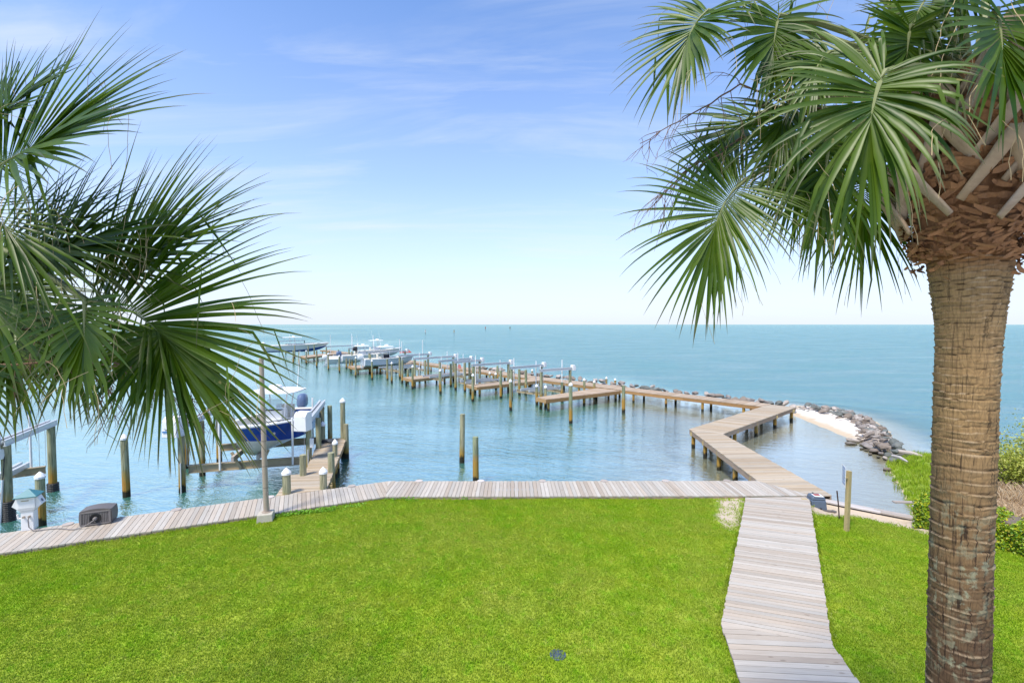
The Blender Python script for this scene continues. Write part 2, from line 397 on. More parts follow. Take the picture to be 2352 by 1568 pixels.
M['water'] = mk_water()

def mk_rock():
    m, g, out = newmat('breakwater_rock'); p = g.pos(); r = g.rnd()
    rr = g.math('FRACT', g.math('ADD', r, g.attr('rnd')))
    n = g.noise(p, 2.2, 6, 0.7)
    c = g.mix(g.ramp(rr, [(0.1, 0.0), (0.5, 1.0)]), (0.32, 0.29, 0.27), (0.245, 0.20, 0.16))
    c = g.mix(g.ramp(rr, [(0.72, 0.0), (0.82, 0.8)]), c, (0.56, 0.50, 0.45))
    c = g.mix(g.ramp(n, [(0.40, 0.0), (0.68, 0.8)]), c, (0.17, 0.14, 0.12))
    c = g.mix(g.attr('dark'), c, (0.095, 0.125, 0.120))
    c = g.mix(g.ramp(g.math('ADD', g.z(), g.math('MULTIPLY', n, 0.2)), [(0.14, 1.0), (0.24, 0.0)]), c, (0.085, 0.075, 0.05))
    pbr(g, out, c, 0.85, g.bump(n, 0.7, 0.06), 0.3); return m
M['rock'] = mk_rock()

def mk_frond():
    m, g, out = newmat('palm_leaf'); r = g.rnd(); a = g.attr('rnd'); p = g.pos()
    n = g.noise(p, 5.0, 3)
    k = g.math('FRACT', g.math('ADD', g.math('MULTIPLY', r, 0.6), a))
    c = g.mix(k, (0.022, 0.062, 0.002), (0.078, 0.135, 0.005))
    c = g.mix(g.ramp(n, [(0.5, 0.0), (0.75, 0.5)]), c, (0.125, 0.17, 0.022))
    tipc = g.attr('tip')
    c = g.mix(g.ramp(tipc, [(0.72, 0.0), (0.98, 0.85)]), c, (0.10, 0.085, 0.055))
    c = g.mix(g.math('MULTIPLY', g.ramp(g.noise(p, 9.0, 3, 0.7), [(0.68, 0.0), (0.74, 1.0)]), 0.55), c, (0.33, 0.27, 0.10))
    b = g.n('ShaderNodeBsdfPrincipled', None, Base_Color=c, Roughness=0.40); g.set(b.inputs['Specular IOR Level'], 0.30)
    tr = g.n('ShaderNodeBsdfTranslucent', None, Color=g.mix(1.0, c, (2.0, 2.0, 0.6), 'MULTIPLY'))
    mx = g.n('ShaderNodeMixShader', None, i0=0.27, i1=b.outputs[0], i2=tr.outputs[0]); g.L.new(mx.outputs[0], out.inputs[0]); return m
M['frond'] = mk_frond()
M['petiole'] = simple('palm_petiole', (0.20, 0.22, 0.08), 0.5, 0.25, 5)
M['thread'] = simple('palm_thread', (0.42, 0.32, 0.16), 0.7, 0.2)
M['twig'] = simple('dry_flower_stalk', (0.16, 0.095, 0.055), 0.8, 0.3)
M['boot'] = wood('dry_palm_boot', (0.46, 0.345, 0.23), (0.37, 0.26, 0.155), (0.20, 0.125, 0.075))
M['fibre'] = simple('palm_fibre', (0.27, 0.125, 0.048), 0.9, 0.55, 14, 0, 0.3)

def mk_trunk():
    m, g, out = newmat('palm_trunk_bark'); p = g.pos(); z = g.z(); o = g.obj()
    sx = g.n('ShaderNodeSeparateXYZ', None, Vector=o)
    angv = g.math('ARCTAN2', sx.outputs[1], sx.outputs[0])
    cyl = g.n('ShaderNodeCombineXYZ', None, X=g.math('MULTIPLY', angv, 0.18), Y=0.0, Z=z).outputs[0]
    n = g.noise(cyl, 6.0, 5, 0.65); fine = g.noise(g.vmul(cyl, (60, 1, 9)), 1.0, 4, 0.65)
    crack = g.n('ShaderNodeTexVoronoi', {'feature': 'DISTANCE_TO_EDGE'}, Vector=g.vmul(cyl, (34, 1, 9)), Scale=1.0, Randomness=1.0).outputs[0]
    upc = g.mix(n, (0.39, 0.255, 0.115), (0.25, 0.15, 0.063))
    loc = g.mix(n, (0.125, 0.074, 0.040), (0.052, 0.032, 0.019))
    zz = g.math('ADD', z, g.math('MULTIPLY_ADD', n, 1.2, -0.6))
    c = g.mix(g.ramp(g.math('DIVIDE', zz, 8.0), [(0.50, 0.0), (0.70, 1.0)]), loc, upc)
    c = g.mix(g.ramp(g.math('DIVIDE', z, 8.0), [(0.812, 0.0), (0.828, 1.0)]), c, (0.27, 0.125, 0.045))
    c = g.mix(g.math('MULTIPLY', g.ramp(fine, [(0.45, 0.0), (0.7, 1.0)]), 0.5), c, (0.12, 0.075, 0.04))
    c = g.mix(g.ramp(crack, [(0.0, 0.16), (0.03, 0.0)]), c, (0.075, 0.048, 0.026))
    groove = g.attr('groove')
    c = g.mix(g.math('MULTIPLY', groove, 0.9), c, (0.045, 0.028, 0.016))  # shadow gaps between the rings painted in as near-black grooves
    ridge = g.attr('ridge')
    c = g.mix(g.math('MULTIPLY', ridge, 0.7), c, (0.50, 0.38, 0.24))
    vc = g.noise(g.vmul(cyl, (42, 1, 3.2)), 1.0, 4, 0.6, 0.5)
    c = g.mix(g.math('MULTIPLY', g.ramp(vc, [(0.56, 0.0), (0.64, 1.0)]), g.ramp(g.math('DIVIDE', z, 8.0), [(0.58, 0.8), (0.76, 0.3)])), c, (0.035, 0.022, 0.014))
    lich = g.math('MULTIPLY', g.ramp(g.noise(cyl, 13.0, 4, 0.6), [(0.50, 0.0), (0.58, 1.0)]), g.ramp(g.noise(cyl, 2.3, 2), [(0.42, 0.0), (0.60, 1.0)]))
    vc = g.noise(g.vmul(cyl, (42, 1, 3.2)), 1.0, 4, 0.6, 0.5)
    c = g.mix(g.math('MULTIPLY', g.ramp(vc, [(0.56, 0.0), (0.64, 1.0)]), g.ramp(g.math('DIVIDE', z, 8.0), [(0.58, 0.8), (0.76, 0.3)])), c, (0.035, 0.022, 0.014))
    lich = g.math('MULTIPLY', lich, g.ramp(g.math('DIVIDE', z, 8.0), [(0.56, 1.0), (0.68, 0.0)]))
    c = g.mix(g.math('MULTIPLY', lich, 0.75), c, (0.27, 0.28, 0.18))
    blk = g.math('MULTIPLY', g.ramp(g.noise(g.vmul(cyl, (7, 1, 2.6)), 1.3, 4, 0.65), [(0.58, 0.0), (0.70, 1.0)]), g.ramp(g.math('DIVIDE', z, 8.0), [(0.55, 1.0), (0.68, 0.0)]))
    c = g.mix(g.math('MULTIPLY', blk, 0.7), c, (0.03, 0.024, 0.02))
    h = g.math('ADD', g.math('MULTIPLY', fine, 0.4), g.math('MULTIPLY', g.ramp(crack, [(0.0, 0.0), (0.1, 1.0)]), 0.3))
    pbr(g, out, c, 0.9, g.bump(h, 0.6, 0.012), 0.15); return m
M['trunk'] = mk_trunk()

def leafmat(name, a, b, c3):
    m, g, out = newmat(name); r = g.attr('rnd')
    c = g.ramp(r, [(0.0, a), (0.6, b), (1.0, c3)])
    bs = g.n('ShaderNodeBsdfPrincipled', None, Base_Color=c, Roughness=0.45)
    tr = g.n('ShaderNodeBsdfTranslucent', None, Color=c)
    mx = g.n('ShaderNodeMixShader', None, i0=0.25, i1=bs.outputs[0], i2=tr.outputs[0]); g.L.new(mx.outputs[0], out.inputs[0]); return m
M['hedge'] = leafmat('hedge_leaf', (0.08, 0.20, 0.008), (0.30, 0.42, 0.012), (0.60, 0.50, 0.02))
M['shrub'] = leafmat('shrub_leaf', (0.27, 0.32, 0.05), (0.42, 0.46, 0.06), (0.50, 0.48, 0.13))
M['drygrass'] = leafmat('dry_grass_blade', (0.40, 0.28, 0.16), (0.54, 0.40, 0.25), (0.62, 0.50, 0.33))
M['weed'] = leafmat('weed_leaf', (0.10, 0.30, 0.01), (0.20, 0.42, 0.015), (0.25, 0.45, 0.03))
M['treeleaf'] = leafmat('far_tree_leaf', (0.05, 0.09, 0.02), (0.09, 0.14, 0.03), (0.14, 0.17, 0.05))
M['bark'] = simple('shrub_bark', (0.17, 0.13, 0.10), 0.9, 0.2)
M['house'] = simple('pale_house_wall', (0.60, 0.52, 0.42), 0.8, 0.08)
M['roof'] = simple('terracotta_roof', (0.36, 0.15, 0.10), 0.8, 0.2)

# ------------------------------------------------------------------ the ground, the beach, the water
ZD, ZL = 0.90, 0.80
def smooth(a, b, x): t = np.clip((x - a) / (b - a), 0, 1); return t * t * (3 - 2 * t)
def sdist(px, py, poly):
    """signed distance, positive inside"""
    P = np.array([(p[0], p[1]) for p in poly]); Q = np.roll(P, -1, 0)
    best = np.full(px.shape, 1e9); ins = np.zeros(px.shape, bool)
    for (ax, ay), (bx, by) in zip(P, Q):
        dx, dy = bx - ax, by - ay; t = np.clip(((px - ax) * dx + (py - ay) * dy) / (dx * dx + dy * dy + 1e-12), 0, 1)
        best = np.minimum(best, np.hypot(px - ax - t * dx, py - ay - t * dy))
        c = ((ay > py) != (by > py)); with_ = np.where(abs(by - ay) < 1e-12, 1e-12, by - ay)
        ins ^= c & (px < (bx - ax) * (py - ay) / with_ + ax)
    return np.where(ins, best, -best)

near_l = [W(-400, 1330, ZD), W(0, 1270, ZD), W(386, 1212.5, ZD), W(886, 1140.5, ZD)]
far_l = [W(-400, 1276, ZD), W(0, 1225, ZD), W(441, 1165.5, ZD), W(892, 1104.5, ZD)]
BN = V2(W(886, 1140, ZD)); BF = V2(W(892, 1104.3, ZD))               # the bend
LN = V2(W(-300, 1314, ZD)); LF = V2(W(-300, 1264.5, ZD))             # left end, out of frame
RN = V2(W(1868, 1137.5, ZD)); RF = V2(W(1740, 1103.5, ZD))            # mitre with the zigzag walkway
BW0 = V2(W(1862, 1141, ZL)); BW1 = V2(W(2112, 1190, ZL))              # bulkhead wall beside the pool of the bay

shore_px = [(1800, 944), (1850, 964), (1900, 985), (1950, 1005), (2000, 1028), (2035, 1045), (2045, 1060), (2052, 1085), (2070, 1112), (2092, 1148), (2103, 1180)]
sea_px = [(2900, 1080), (2352, 1062), (2200, 1052), (2120, 1043), (2070, 1032), (2050, 1015), (2040, 990), (2010, 968), (1960, 950), (1900, 938), (1830, 931)]
SHORE = [V2(W(x, y, 0)) for x, y in shore_px] + [Vector((12.0, 12.5)), Vector((13.0, 9.0)), Vector((40, 6))] + [V2(W(x, y, 0)) for x, y in sea_px]
bank_line = [V2(W(x, y, 0.3)) for x, y in ((2040, 1055), (2055, 1085), (2075, 1115), (2100, 1160), (2140, 1200), (2900, 1200), (2900, 1050), (2135, 1046), (2075, 1040))]
dry_zone = [V2(W(x, y, 0.6)) for x, y in ((2230, 1080), (2230, 1175), (2700, 1240), (2700, 1080))]

def dep_of(sd): d = np.maximum(-sd, 0); return 0.05 * d + 0.006 * d * d
def build_beach():
    xs = np.arange(8.5, 48, 0.22); ys = np.arange(9.5, 40, 0.22); X, Y = np.meshgrid(xs, ys)
    sd = sdist(X, Y, SHORE); rng = np.random.RandomState(3)
    bump = 0.015 * np.sin(X * 1.7 + 1) * np.sin(Y * 1.3) + 0.02 * np.sin(X * 4.1) * np.sin(Y * 3.7 + 2)
    bd = sdist(X, Y, bank_line)
    Z = np.where(sd > 0, np.minimum(0.10 * sd + 0.02, 0.34), np.maximum(-dep_of(sd), -2.2))
    Z = Z + bump * np.clip(sd + .3, 0, 1) + np.where(sd > 0, 1, 0) * smooth(-0.2, 1.2, bd) * 0.36
    me = bpy.data.meshes.new('beach'); ny, nx = X.shape
    vs = np.stack([X.ravel(), Y.ravel(), Z.ravel()], 1); idx = np.arange(nx * ny).reshape(ny, nx)
    q = np.stack([idx[:-1, :-1], idx[:-1, 1:], idx[1:, 1:], idx[1:, :-1]], -1).reshape(-1, 4)
    me.from_pydata(vs.tolist(), [], q.tolist()); me.update()
    gr = smooth(-1.2, -0.2, bd) * np.clip(sd * 6 + .9, 0, 1); dr = smooth(-0.6, 0.6, sdist(X, Y, dry_zone)); gr = gr * (1 - dr)
    for nm, a in (('grass', gr), ('dry', dr)):
        at_ = me.attributes.new(nm, 'FLOAT', 'POINT'); at_.data.foreach_set('value', a.ravel())
    me.polygons.foreach_set('use_smooth', [True] * len(me.polygons)); me.materials.append(M['sand'])
    o = bpy.data.objects.new('beach', me); COL.objects.link(o); tag(o, kind='structure'); WL[o] = Vector((0, 0, 0))
    return o
beach = build_beach()
def beach_z(x, y):
    X = np.array([x]); Y = np.array([y]); sd = sdist(X, Y, SHORE)[0]; bd = sdist(X, Y, bank_line)[0]
    z = min(0.10 * sd + 0.02, 0.34) if sd > 0 else max(-float(dep_of(sd)), -2.2)
    return z + (float(smooth(-0.2, 1.2, bd)) * 0.36 if sd > 0 else 0)

def build_water():
    xs = np.concatenate([[-30000, -6000, -1500, -500, -200, -100, -60, -30, -15, -10], np.arange(-6, 48, 0.5), [60, 100, 200, 500, 1500, 6000, 30000]])
    ys = np.concatenate([[4.0, 8.0], np.arange(9.5, 46, 0.4), [60, 80, 120, 200, 400, 1000, 3000, 10000, 40000]])
    X, Y = np.meshgrid(xs, ys); sd = sdist(X, Y, SHORE); dep = np.clip(dep_of(sd), 0.0, 3.0)
    # the pier line parts the quiet basin from the open bay
    p0, p1 = V2(W(1828, 936, 0)), V2(W(750, 803, 0)); d = (p1 - p0).normalized(); nrm = Vector((d.y, -d.x))
    cl = [V2(W(x, y, 0)) for x, y in ((1828, 936), (1900, 947), (1985, 980), (2040, 1012), (2075, 1040), (2130, 1047), (2352, 1070), (2900, 1080))]
    SEA = [p1 - (p0 - p1) * 600] + [p1] + cl + [Vector((3e4, 20)), Vector((3e4, 4e4)), Vector((-3e4, 4e4))]
    ss = sdist(X, Y, SEA); dep = np.clip(dep * (1 + 5 * smooth(0, 1.5, ss)), 0, 3.0); op = smooth(-0.5, 3.5, ss)
    dep = np.clip(dep + 1.6 * (1 - smooth(-4, 9, X)), 0, 3)
    me = bpy.data.meshes.new('water'); ny, nx = X.shape; idx = np.arange(nx * ny).reshape(ny, nx)
    q = np.stack([idx[:-1, :-1], idx[:-1, 1:], idx[1:, 1:], idx[1:, :-1]], -1).reshape(-1, 4)
    me.from_pydata(np.stack([X.ravel(), Y.ravel(), 0 * X.ravel()], 1).tolist(), [], q.tolist()); me.update()
    for nm, a in (('depth', dep), ('open', op)):
        at_ = me.attributes.new(nm, 'FLOAT', 'POINT'); at_.data.foreach_set('value', a.ravel())
    me.materials.append(M['water']); o = bpy.data.objects.new('water', me); COL.objects.link(o); tag(o, kind='structure')
build_water()

patch_px = [[(1640, 1150), (1706, 1142), (1712, 1160), (1700, 1215), (1668, 1222), (1636, 1195), (1650, 1172)],
            [(1858, 1140), (1880, 1145), (2112, 1190), (2140, 1235), (2100, 1222), (2020, 1203), (1960, 1190), (1885, 1188), (1862, 1180)]]
patches = [[V2(W(x, y, ZL - .08)) for x, y in pp] for pp in patch_px]
edge_px = [[(1700, 1180), (1655, 1440), (1640, 1440), (1686, 1185)], [(1862, 1160), (1912, 1478), (1935, 1500), (1878, 1170)]]
edges = [[V2(W(x, y, ZL)) for x, y in pp] for pp in edge_px]

def build_lawn():
    n_ = 0.11; xs = np.arange(-16, 15.0, n_); ys = np.arange(2.0, 15.3, n_); X, Y = np.meshgrid(xs, ys)
    mid = lambda a, b: (a + b) / 2
    poly = [mid(LN, LF), mid(BN, BF), Vector((8.0, (BN.y + BF.y) / 2)), V2(BW0) + Vector((0.08, .12)), V2(BW1) + Vector((.07, .12)), Vector((12.3, 12.2)), Vector((15.0, 11.0)), Vector((15, 2)), Vector((-16, 2)), Vector((-16, LN.y))]
    sd = sdist(X, Y, poly)
    sand = np.max([k_ * smooth(-0.45, 0.35, sdist(X, Y, p)) for k_, p in zip((.72, 1.0), patches)] + [0.5 * smooth(-0.1, 0.15, sdist(X, Y, p)) for p in edges], 0)
    strip = smooth(-0.1, 0.5, sdist(X, Y, patches[1]))
    Z = ZL + 0.015 * np.sin(X * 1.1) * np.sin(Y * 1.4 + 1) - strip * 0.16
    keep = (sd > -n_).ravel(); idx = np.arange(X.size).reshape(X.shape)
    q = np.stack([idx[:-1, :-1], idx[:-1, 1:], idx[1:, 1:], idx[1:, :-1]], -1).reshape(-1, 4)
    q = q[(sd.ravel()[q] > 0).all(1)]
    used = np.unique(q); mp = -np.ones(X.size, int); mp[used] = np.arange(len(used)); q = mp[q]
    me = bpy.data.meshes.new('lawn'); vs = np.stack([X.ravel(), Y.ravel(), Z.ravel()], 1)[used]
    me.from_pydata(vs.tolist(), [], q.tolist()); me.update()
    gd = np.clip(1.25 - 1.6 * sand, 0, 1)
    for nm, a in (('sand', sand), ('grass', gd)):
        at_ = me.attributes.new(nm, 'FLOAT', 'POINT'); at_.data.foreach_set('value', a.ravel()[used])
    me.polygons.foreach_set('use_smooth', [True] * len(me.polygons)); me.materials.append(M['lawn'])
    o = bpy.data.objects.new('lawn', me); COL.objects.link(o); tag(o, kind='structure'); WL[o] = Vector((0, 0, 0)); return o
lawn = build_lawn()
# earth under the lawn, so that its edge is not a floating sheet
MB().prism([(-16, 1.9), (15, 1.9), (15, 10.8), (12.2, 12.0), (11.2, 12.8), (9.2, 14.35), (BN.x, 14.6), (LN.x, LN.y + .5), (-16, LN.y - .2)], -1.9, ZL - 0.24).build('ground', M['bed'])
tag(bpy.data.objects['ground'], kind='structure')

def tuft_mesh(seed, nb, h0, h1, spread, w=0.006, lean=0.6):
    R = random.Random(seed); mb = MB()
    for _ in range(nb):
        x, y = R.uniform(-spread, spread), R.uniform(-spread, spread); a = R.uniform(0, 6.28); h = R.uniform(h0, h1); l = R.uniform(0.1, lean) * h
        dx, dy = math.cos(a), math.sin(a); sx, sy = -dy * w, dx * w
        p1 = (x + dx * l * .35, y + dy * l * .35, h * .6); p2 = (x + dx * l, y + dy * l, h)
        mb.add([(x - sx, y - sy, 0), (x + sx, y + sy, 0), (p1[0] + sx * .8, p1[1] + sy * .8, p1[2]), (p1[0] - sx * .8, p1[1] - sy * .8, p1[2]), p2], [(0, 1, 2, 3), (3, 2, 4)], R.uniform(0.01, 1))
    return mb
def scatter(obj_ground, name, tuft, attr, density, smin, smax, seed, mat):
    """grass as geometry nodes: tufts spread over a copy of the ground's faces"""
    o = bpy.data.objects.new(name, obj_ground.data); COL.objects.link(o); tag(o, kind='stuff')
    ng = bpy.data.node_groups.new(name, 'GeometryNodeTree')
    ng.interface.new_socket('Geometry', in_out='INPUT', socket_type='NodeSocketGeometry'); ng.interface.new_socket('Geometry', in_out='OUTPUT', socket_type='NodeSocketGeometry')
    N = ng.nodes; L = ng.links; gi = N.new('NodeGroupInput'); go = N.new('NodeGroupOutput')
    dp = N.new('GeometryNodeDistributePointsOnFaces'); na = N.new('GeometryNodeInputNamedAttribute'); na.data_type = 'FLOAT'; na.inputs[0].default_value = attr
    mu = N.new('ShaderNodeMath'); mu.operation = 'MULTIPLY'; mu.inputs[1].default_value = density
    L.new(na.outputs[0], mu.inputs[0]); L.new(gi.outputs[0], dp.inputs['Mesh']); L.new(mu.outputs[0], dp.inputs['Density']); dp.inputs['Seed'].default_value = seed
    oi = N.new('GeometryNodeObjectInfo'); oi.inputs['Object'].default_value = tuft; oi.inputs['As Instance'].default_value = True
    ip = N.new('GeometryNodeInstanceOnPoints'); L.new(dp.outputs['Points'], ip.inputs['Points']); L.new(oi.outputs['Geometry'], ip.inputs['Instance'])
    rv = N.new('FunctionNodeRandomValue'); rv.data_type = 'FLOAT_VECTOR'; rv.inputs[0].default_value = (-0.15, -0.15, 0); rv.inputs[1].default_value = (0.15, 0.15, 6.283); L.new(rv.outputs[0], ip.inputs['Rotation'])
    rs = N.new('FunctionNodeRandomValue'); rs.data_type = 'FLOAT'; rs.inputs[2].default_value = smin; rs.inputs[3].default_value = smax; rs.inputs['Seed'].default_value = 5
    L.new(rs.outputs[1], ip.inputs['Scale']); L.new(ip.outputs[0], go.inputs[0])
    md = o.modifiers.new('grass', 'NODES'); md.node_group = ng
    return o
t1 = tuft_mesh(1, 18, 0.020, 0.048, 0.085).build('grass_tuft', M['blade'], None, local=True, at=(0.4, 9.0, ZL)); tag(t1, kind='stuff')
scatter(lawn, 'grass', t1, 'grass', 240, 0.75, 1.25, 2, M['blade'])
t2 = tuft_mesh(2, 24, 0.06, 0.20, 0.12, 0.008).build('grass_tuft', M['blade'], None, local=True, at=(18.2, 18.6, 0.66)); tag(t2, kind='stuff')
scatter(beach, 'bank_grass', t2, 'grass', 26, 0.7, 1.3, 4, M['blade'])
# ------------------------------------------------------------------ boardwalk, path, walkways, piers
def edge_board(parent, p, q, z, mat, h=0.16, t=0.04, name='fascia_board', seg=3.6):
    p, q = V2(p), V2(q); L = (q - p).length; n = max(1, round(L / seg))
    for i in range(n):
        a, b = p + (q - p) * (i / n), p + (q - p) * ((i + 1) / n); d = (b - a).normalized(); a = a + d * .002; b = b - d * .002
        c = (a + b) / 2; l = (b - a).length
        mb = MB().box((0, 0, 0), (l, t, h)); o = mb.build(name, mat, None, local=True); o.rotation_euler.z = math.atan2(d.y, d.x)
        o.location = Vector((c.x, c.y, z - h / 2)) - WL[parent]; o.parent = parent; WL[o] = Vector((c.x, c.y, z - h / 2))
def inset(p, q, off):
    d = (V2(q) - V2(p)).normalized(); n = Vector((-d.y, d.x)); return V2(p) + n * off, V2(q) + n * off
_postmesh = {}
def post(parent, x, y, z1, r=0.10, z0=-1.5, name='support_post', mat=None, n=10):
    mb = MB().lathe((x, y, 0), [(r, z0), (r * .99, (z0 + z1) / 2), (r * .97, z1)], n)
    return mb.build(name, mat or M['pile'], parent, smooth=False)
def bents(parent, a0, a1, b0, b1, step, z, r=0.095, first=0.4, mat=None, skip=()):
    """pairs of posts with a cross beam under a deck whose two long sides are a0-a1 and b0-b1"""
    a0, a1, b0, b1 = map(V2, (a0, a1, b0, b1)); L = (a1 - a0).length; n = max(1, round((L - 2 * first) / step))
    for i in range(n + 1):
        t = (first + (L - 2 * first) * i / n) / L; a, b = a0 + (a1 - a0) * t, b0 + (b1 - b0) * t; d = (b - a).normalized()
        for p in (a + d * .14, b - d * .14): post(parent, p.x, p.y, z - .10, r)
        e = Vector((-d.y, d.x)) * (r + .03)
        for s in (1, -1):
            MB().beam((a.x + e.x * s + d.x * .02, a.y + e.y * s + d.y * .02, z - .17), (b.x + e.x * s - d.x * .02, b.y + e.y * s - d.y * .02, z - .17), .045, .20).build('cross_beam', mat or M['yelwood'], parent)

bw = empty('boardwalk', (0, 14.5, ZD), 'weathered grey waterfront boardwalk running along the edge of the lawn', 'boardwalk', kind='structure')
dl = (BN - LN).normalized()
planks(bw, [LN, BN, BF, LF], (-dl.y, dl.x), 0.122, ZD, M['deck'], seed=11)
planks(bw, [BN, RN, RF, BF], (0.0, 1.0), 0.122, ZD, M['deck'], seed=12)
for a, b, s in ((LN, BN, 1), (BN, RN, 1)):
    p, q = inset(a, b, 0.03); edge_board(bw, p, q, ZD - .045, M['fascia'], .14)
for a, b in ((LF, BF), (BF, RF)):
    p, q = inset(a, b, -0.04); edge_board(bw, p, q, ZD - .045, M['fascia'], .20)
    L = (q - p).length; k = int(L / 2.4)
    for i in range(k + 1):
        c = p + (q - p) * ((i + .5) / (k + 1)); post(bw, c.x, c.y + .02, ZD + .02, .13, mat=M['drift'])
# sea wall below the boardwalk
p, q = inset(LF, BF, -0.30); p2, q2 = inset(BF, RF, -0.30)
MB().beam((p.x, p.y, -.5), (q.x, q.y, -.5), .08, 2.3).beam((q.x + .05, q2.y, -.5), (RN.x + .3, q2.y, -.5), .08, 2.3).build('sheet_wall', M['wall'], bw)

PL, PR = W(1713, 1141.5, ZD), W(1859, 1140, ZD); QL, QR = W(1656.5, 1432, ZD), W(1912, 1478, ZD); SL, SR = W(1701, 1568, ZD), W(1975, 1568, ZD)
path = empty('path', (5, 9, ZD), 'bleached wooden plank path bending across the lawn to the boardwalk', 'path', kind='structure')
dd = (V2(QR) - V2(QL)).normalized()
planks(path, [PL, PR, QR, QL], dd, 0.105, ZD - .004, M['deck'], seed=21)
e1 = V2(SL) + (V2(SL) - V2(QL)).normalized() * 4.0; e2 = V2(SR) + (V2(SL) - V2(QL)).normalized() * 4.0
planks(path, [QL, QR, SR, e2, e1], (1.0, -0.07), 0.128, ZD - .004, M['deck'], seed=22)
for a, b in ((PL, QL), (QL, e1)):
    p, q = inset(a, b, 0.05); edge_board(path, p, q, ZD - .042, M['yelwood'], .14)
for a, b in ((PR, QR), (QR, SR), (SR, e2)):
    p, q = inset(a, b, -0.05); edge_board(path, p, q, ZD - .042, M['fascia'], .14)

A, D = W(1583, 985, ZD), W(1661, 996, ZD); E = W(1911, 1136.5, ZD)
zw = empty('zigzag_walkway', (A.x, A.y, ZD), 'zigzag timber walkway on posts leading from the boardwalk out to the long pier', 'walkway')
planks(zw, [A, RF, RN, E, D], (1.0, 0.06), 0.135, ZD, M['pier'], seed=31)
C2, Fo, Fi = W(1770, 928.5, ZD), W(1828, 935, ZD), W(1748, 934, ZD)
planks(zw, [A, D, Fo, C2, Fi], (0.82, -0.57), 0.135, ZD, M['pier'], seed=32)
for a, b, s in ((A, RF, .03), (E, D, .03), (D, Fo, .03), (C2, Fo, -.03), (Fi, A, .03)):
    p, q = inset(a, b, s); edge_board(zw, p, q, ZD - .04, M['fascia'], .20)
AE = V2(A) + (V2(RF) - V2(A)) * .97; DE = V2(D) + (V2(E) - V2(D)) * .78
bents(zw, A, AE, D, DE, 2.0, ZD, first=.25); bents(zw, V2(A) + (V2(Fi) - V2(A)) * .2, Fi, V2(D) + (V2(Fo) - V2(D)) * .12, Fo, 2.3, ZD, first=.3)

lp = empty('long_pier', (0, 48, ZD), 'long narrow tan timber pier running along the breakwater behind the boat slips', 'pier')
NP = [V2(W(1751, 933, ZD)), V2(W(1423, 895, ZD)), V2(W(1194, 866, ZD)), V2(W(950, 832.8, ZD)), V2(W(735, 803.8, ZD))]
mbp = MB(); FP = []
for i, p in enumerate(NP):
    d = (NP[min(i + 1, 4)] - NP[max(i - 1, 0)]).normalized(); FP.append(p + Vector((d.y, -d.x)) * 1.85)
FP[0] = V2(W(1771, 927.5, ZD))
for i in range(4):
    d = (NP[i + 1] - NP[i]).normalized()
    planks(lp, [NP[i], NP[i + 1], FP[i + 1], FP[i]], (d.y, -d.x), 0.16, ZD, None, merged=mbp, seed=40 + i)
    p, q = inset(NP[i], NP[i + 1], -.03); edge_board(lp, p, q, ZD - .04, M['fasciafar'], .22, seg=4.5)
    p, q = inset(FP[i], FP[i + 1], .03); edge_board(lp, p, q, ZD - .04, M['fasciafar'], .22, seg=4.5)
    bents(lp, NP[i], NP[i + 1], FP[i], FP[i + 1], 3.3, ZD, first=1.2, mat=M['fasciafar'])
tag(mbp.build('deck_boards', M['farpier'], lp), kind='stuff')

def finger(name, pts, label, seed, mat='farpier', fmat='fasciafar', group='finger piers between the boat slips'):
    P = [V2(W(x, y, ZD)) for x, y in pts]; c = sum(P, Vector((0, 0))) / 4
    o = empty(name, (c.x, c.y, ZD), label, 'pier', group); mb = MB(); d = (P[3] - P[0]).normalized()
    planks(o, P, (-d.y, d.x), 0.15, ZD - .01, None, merged=mb, seed=seed); tag(mb.build('deck_boards', M[mat], o), kind='stuff')
    n = len(P)
    for i in (0, 1, 3):
        a, b = P[i], P[(i + 1) % n]; cc = (a + b) / 2; off = (c - cc).normalized() * -.03; edge_board(o, a + off, b + off, ZD - .05, M[fmat], .24, seg=4.0)
    bents(o, P[0], P[3], P[1], P[2], 3.4, ZD, first=.3, mat=M[fmat]); return o
finger('finger_pier', [(1232.5, 912), (1255, 916.5), (1424, 896.5), (1372, 890.5)], 'nearest tan finger pier reaching from the long pier past two capped pilings', 51)
finger('finger_pier', [(1072, 883), (1097, 888), (1248, 872.5), (1222, 869)], 'tan finger pier second from the right among the boat slips', 52)
finger('finger_pier', [(926, 866), (948, 871), (1088, 855), (1068, 851.5)], 'tan finger pier third from the right beside the empty lifts', 53)
finger('finger_pier', [(800, 840), (818, 845), (950, 834.5), (938, 831.5)], 'tan finger pier at the pale grey boat with white outboard', 54)
finger('finger_pier', [(690, 817), (700, 821), (782, 811.5), (772, 809)], 'farthest tan finger pier below the blue bottomed boat', 55)

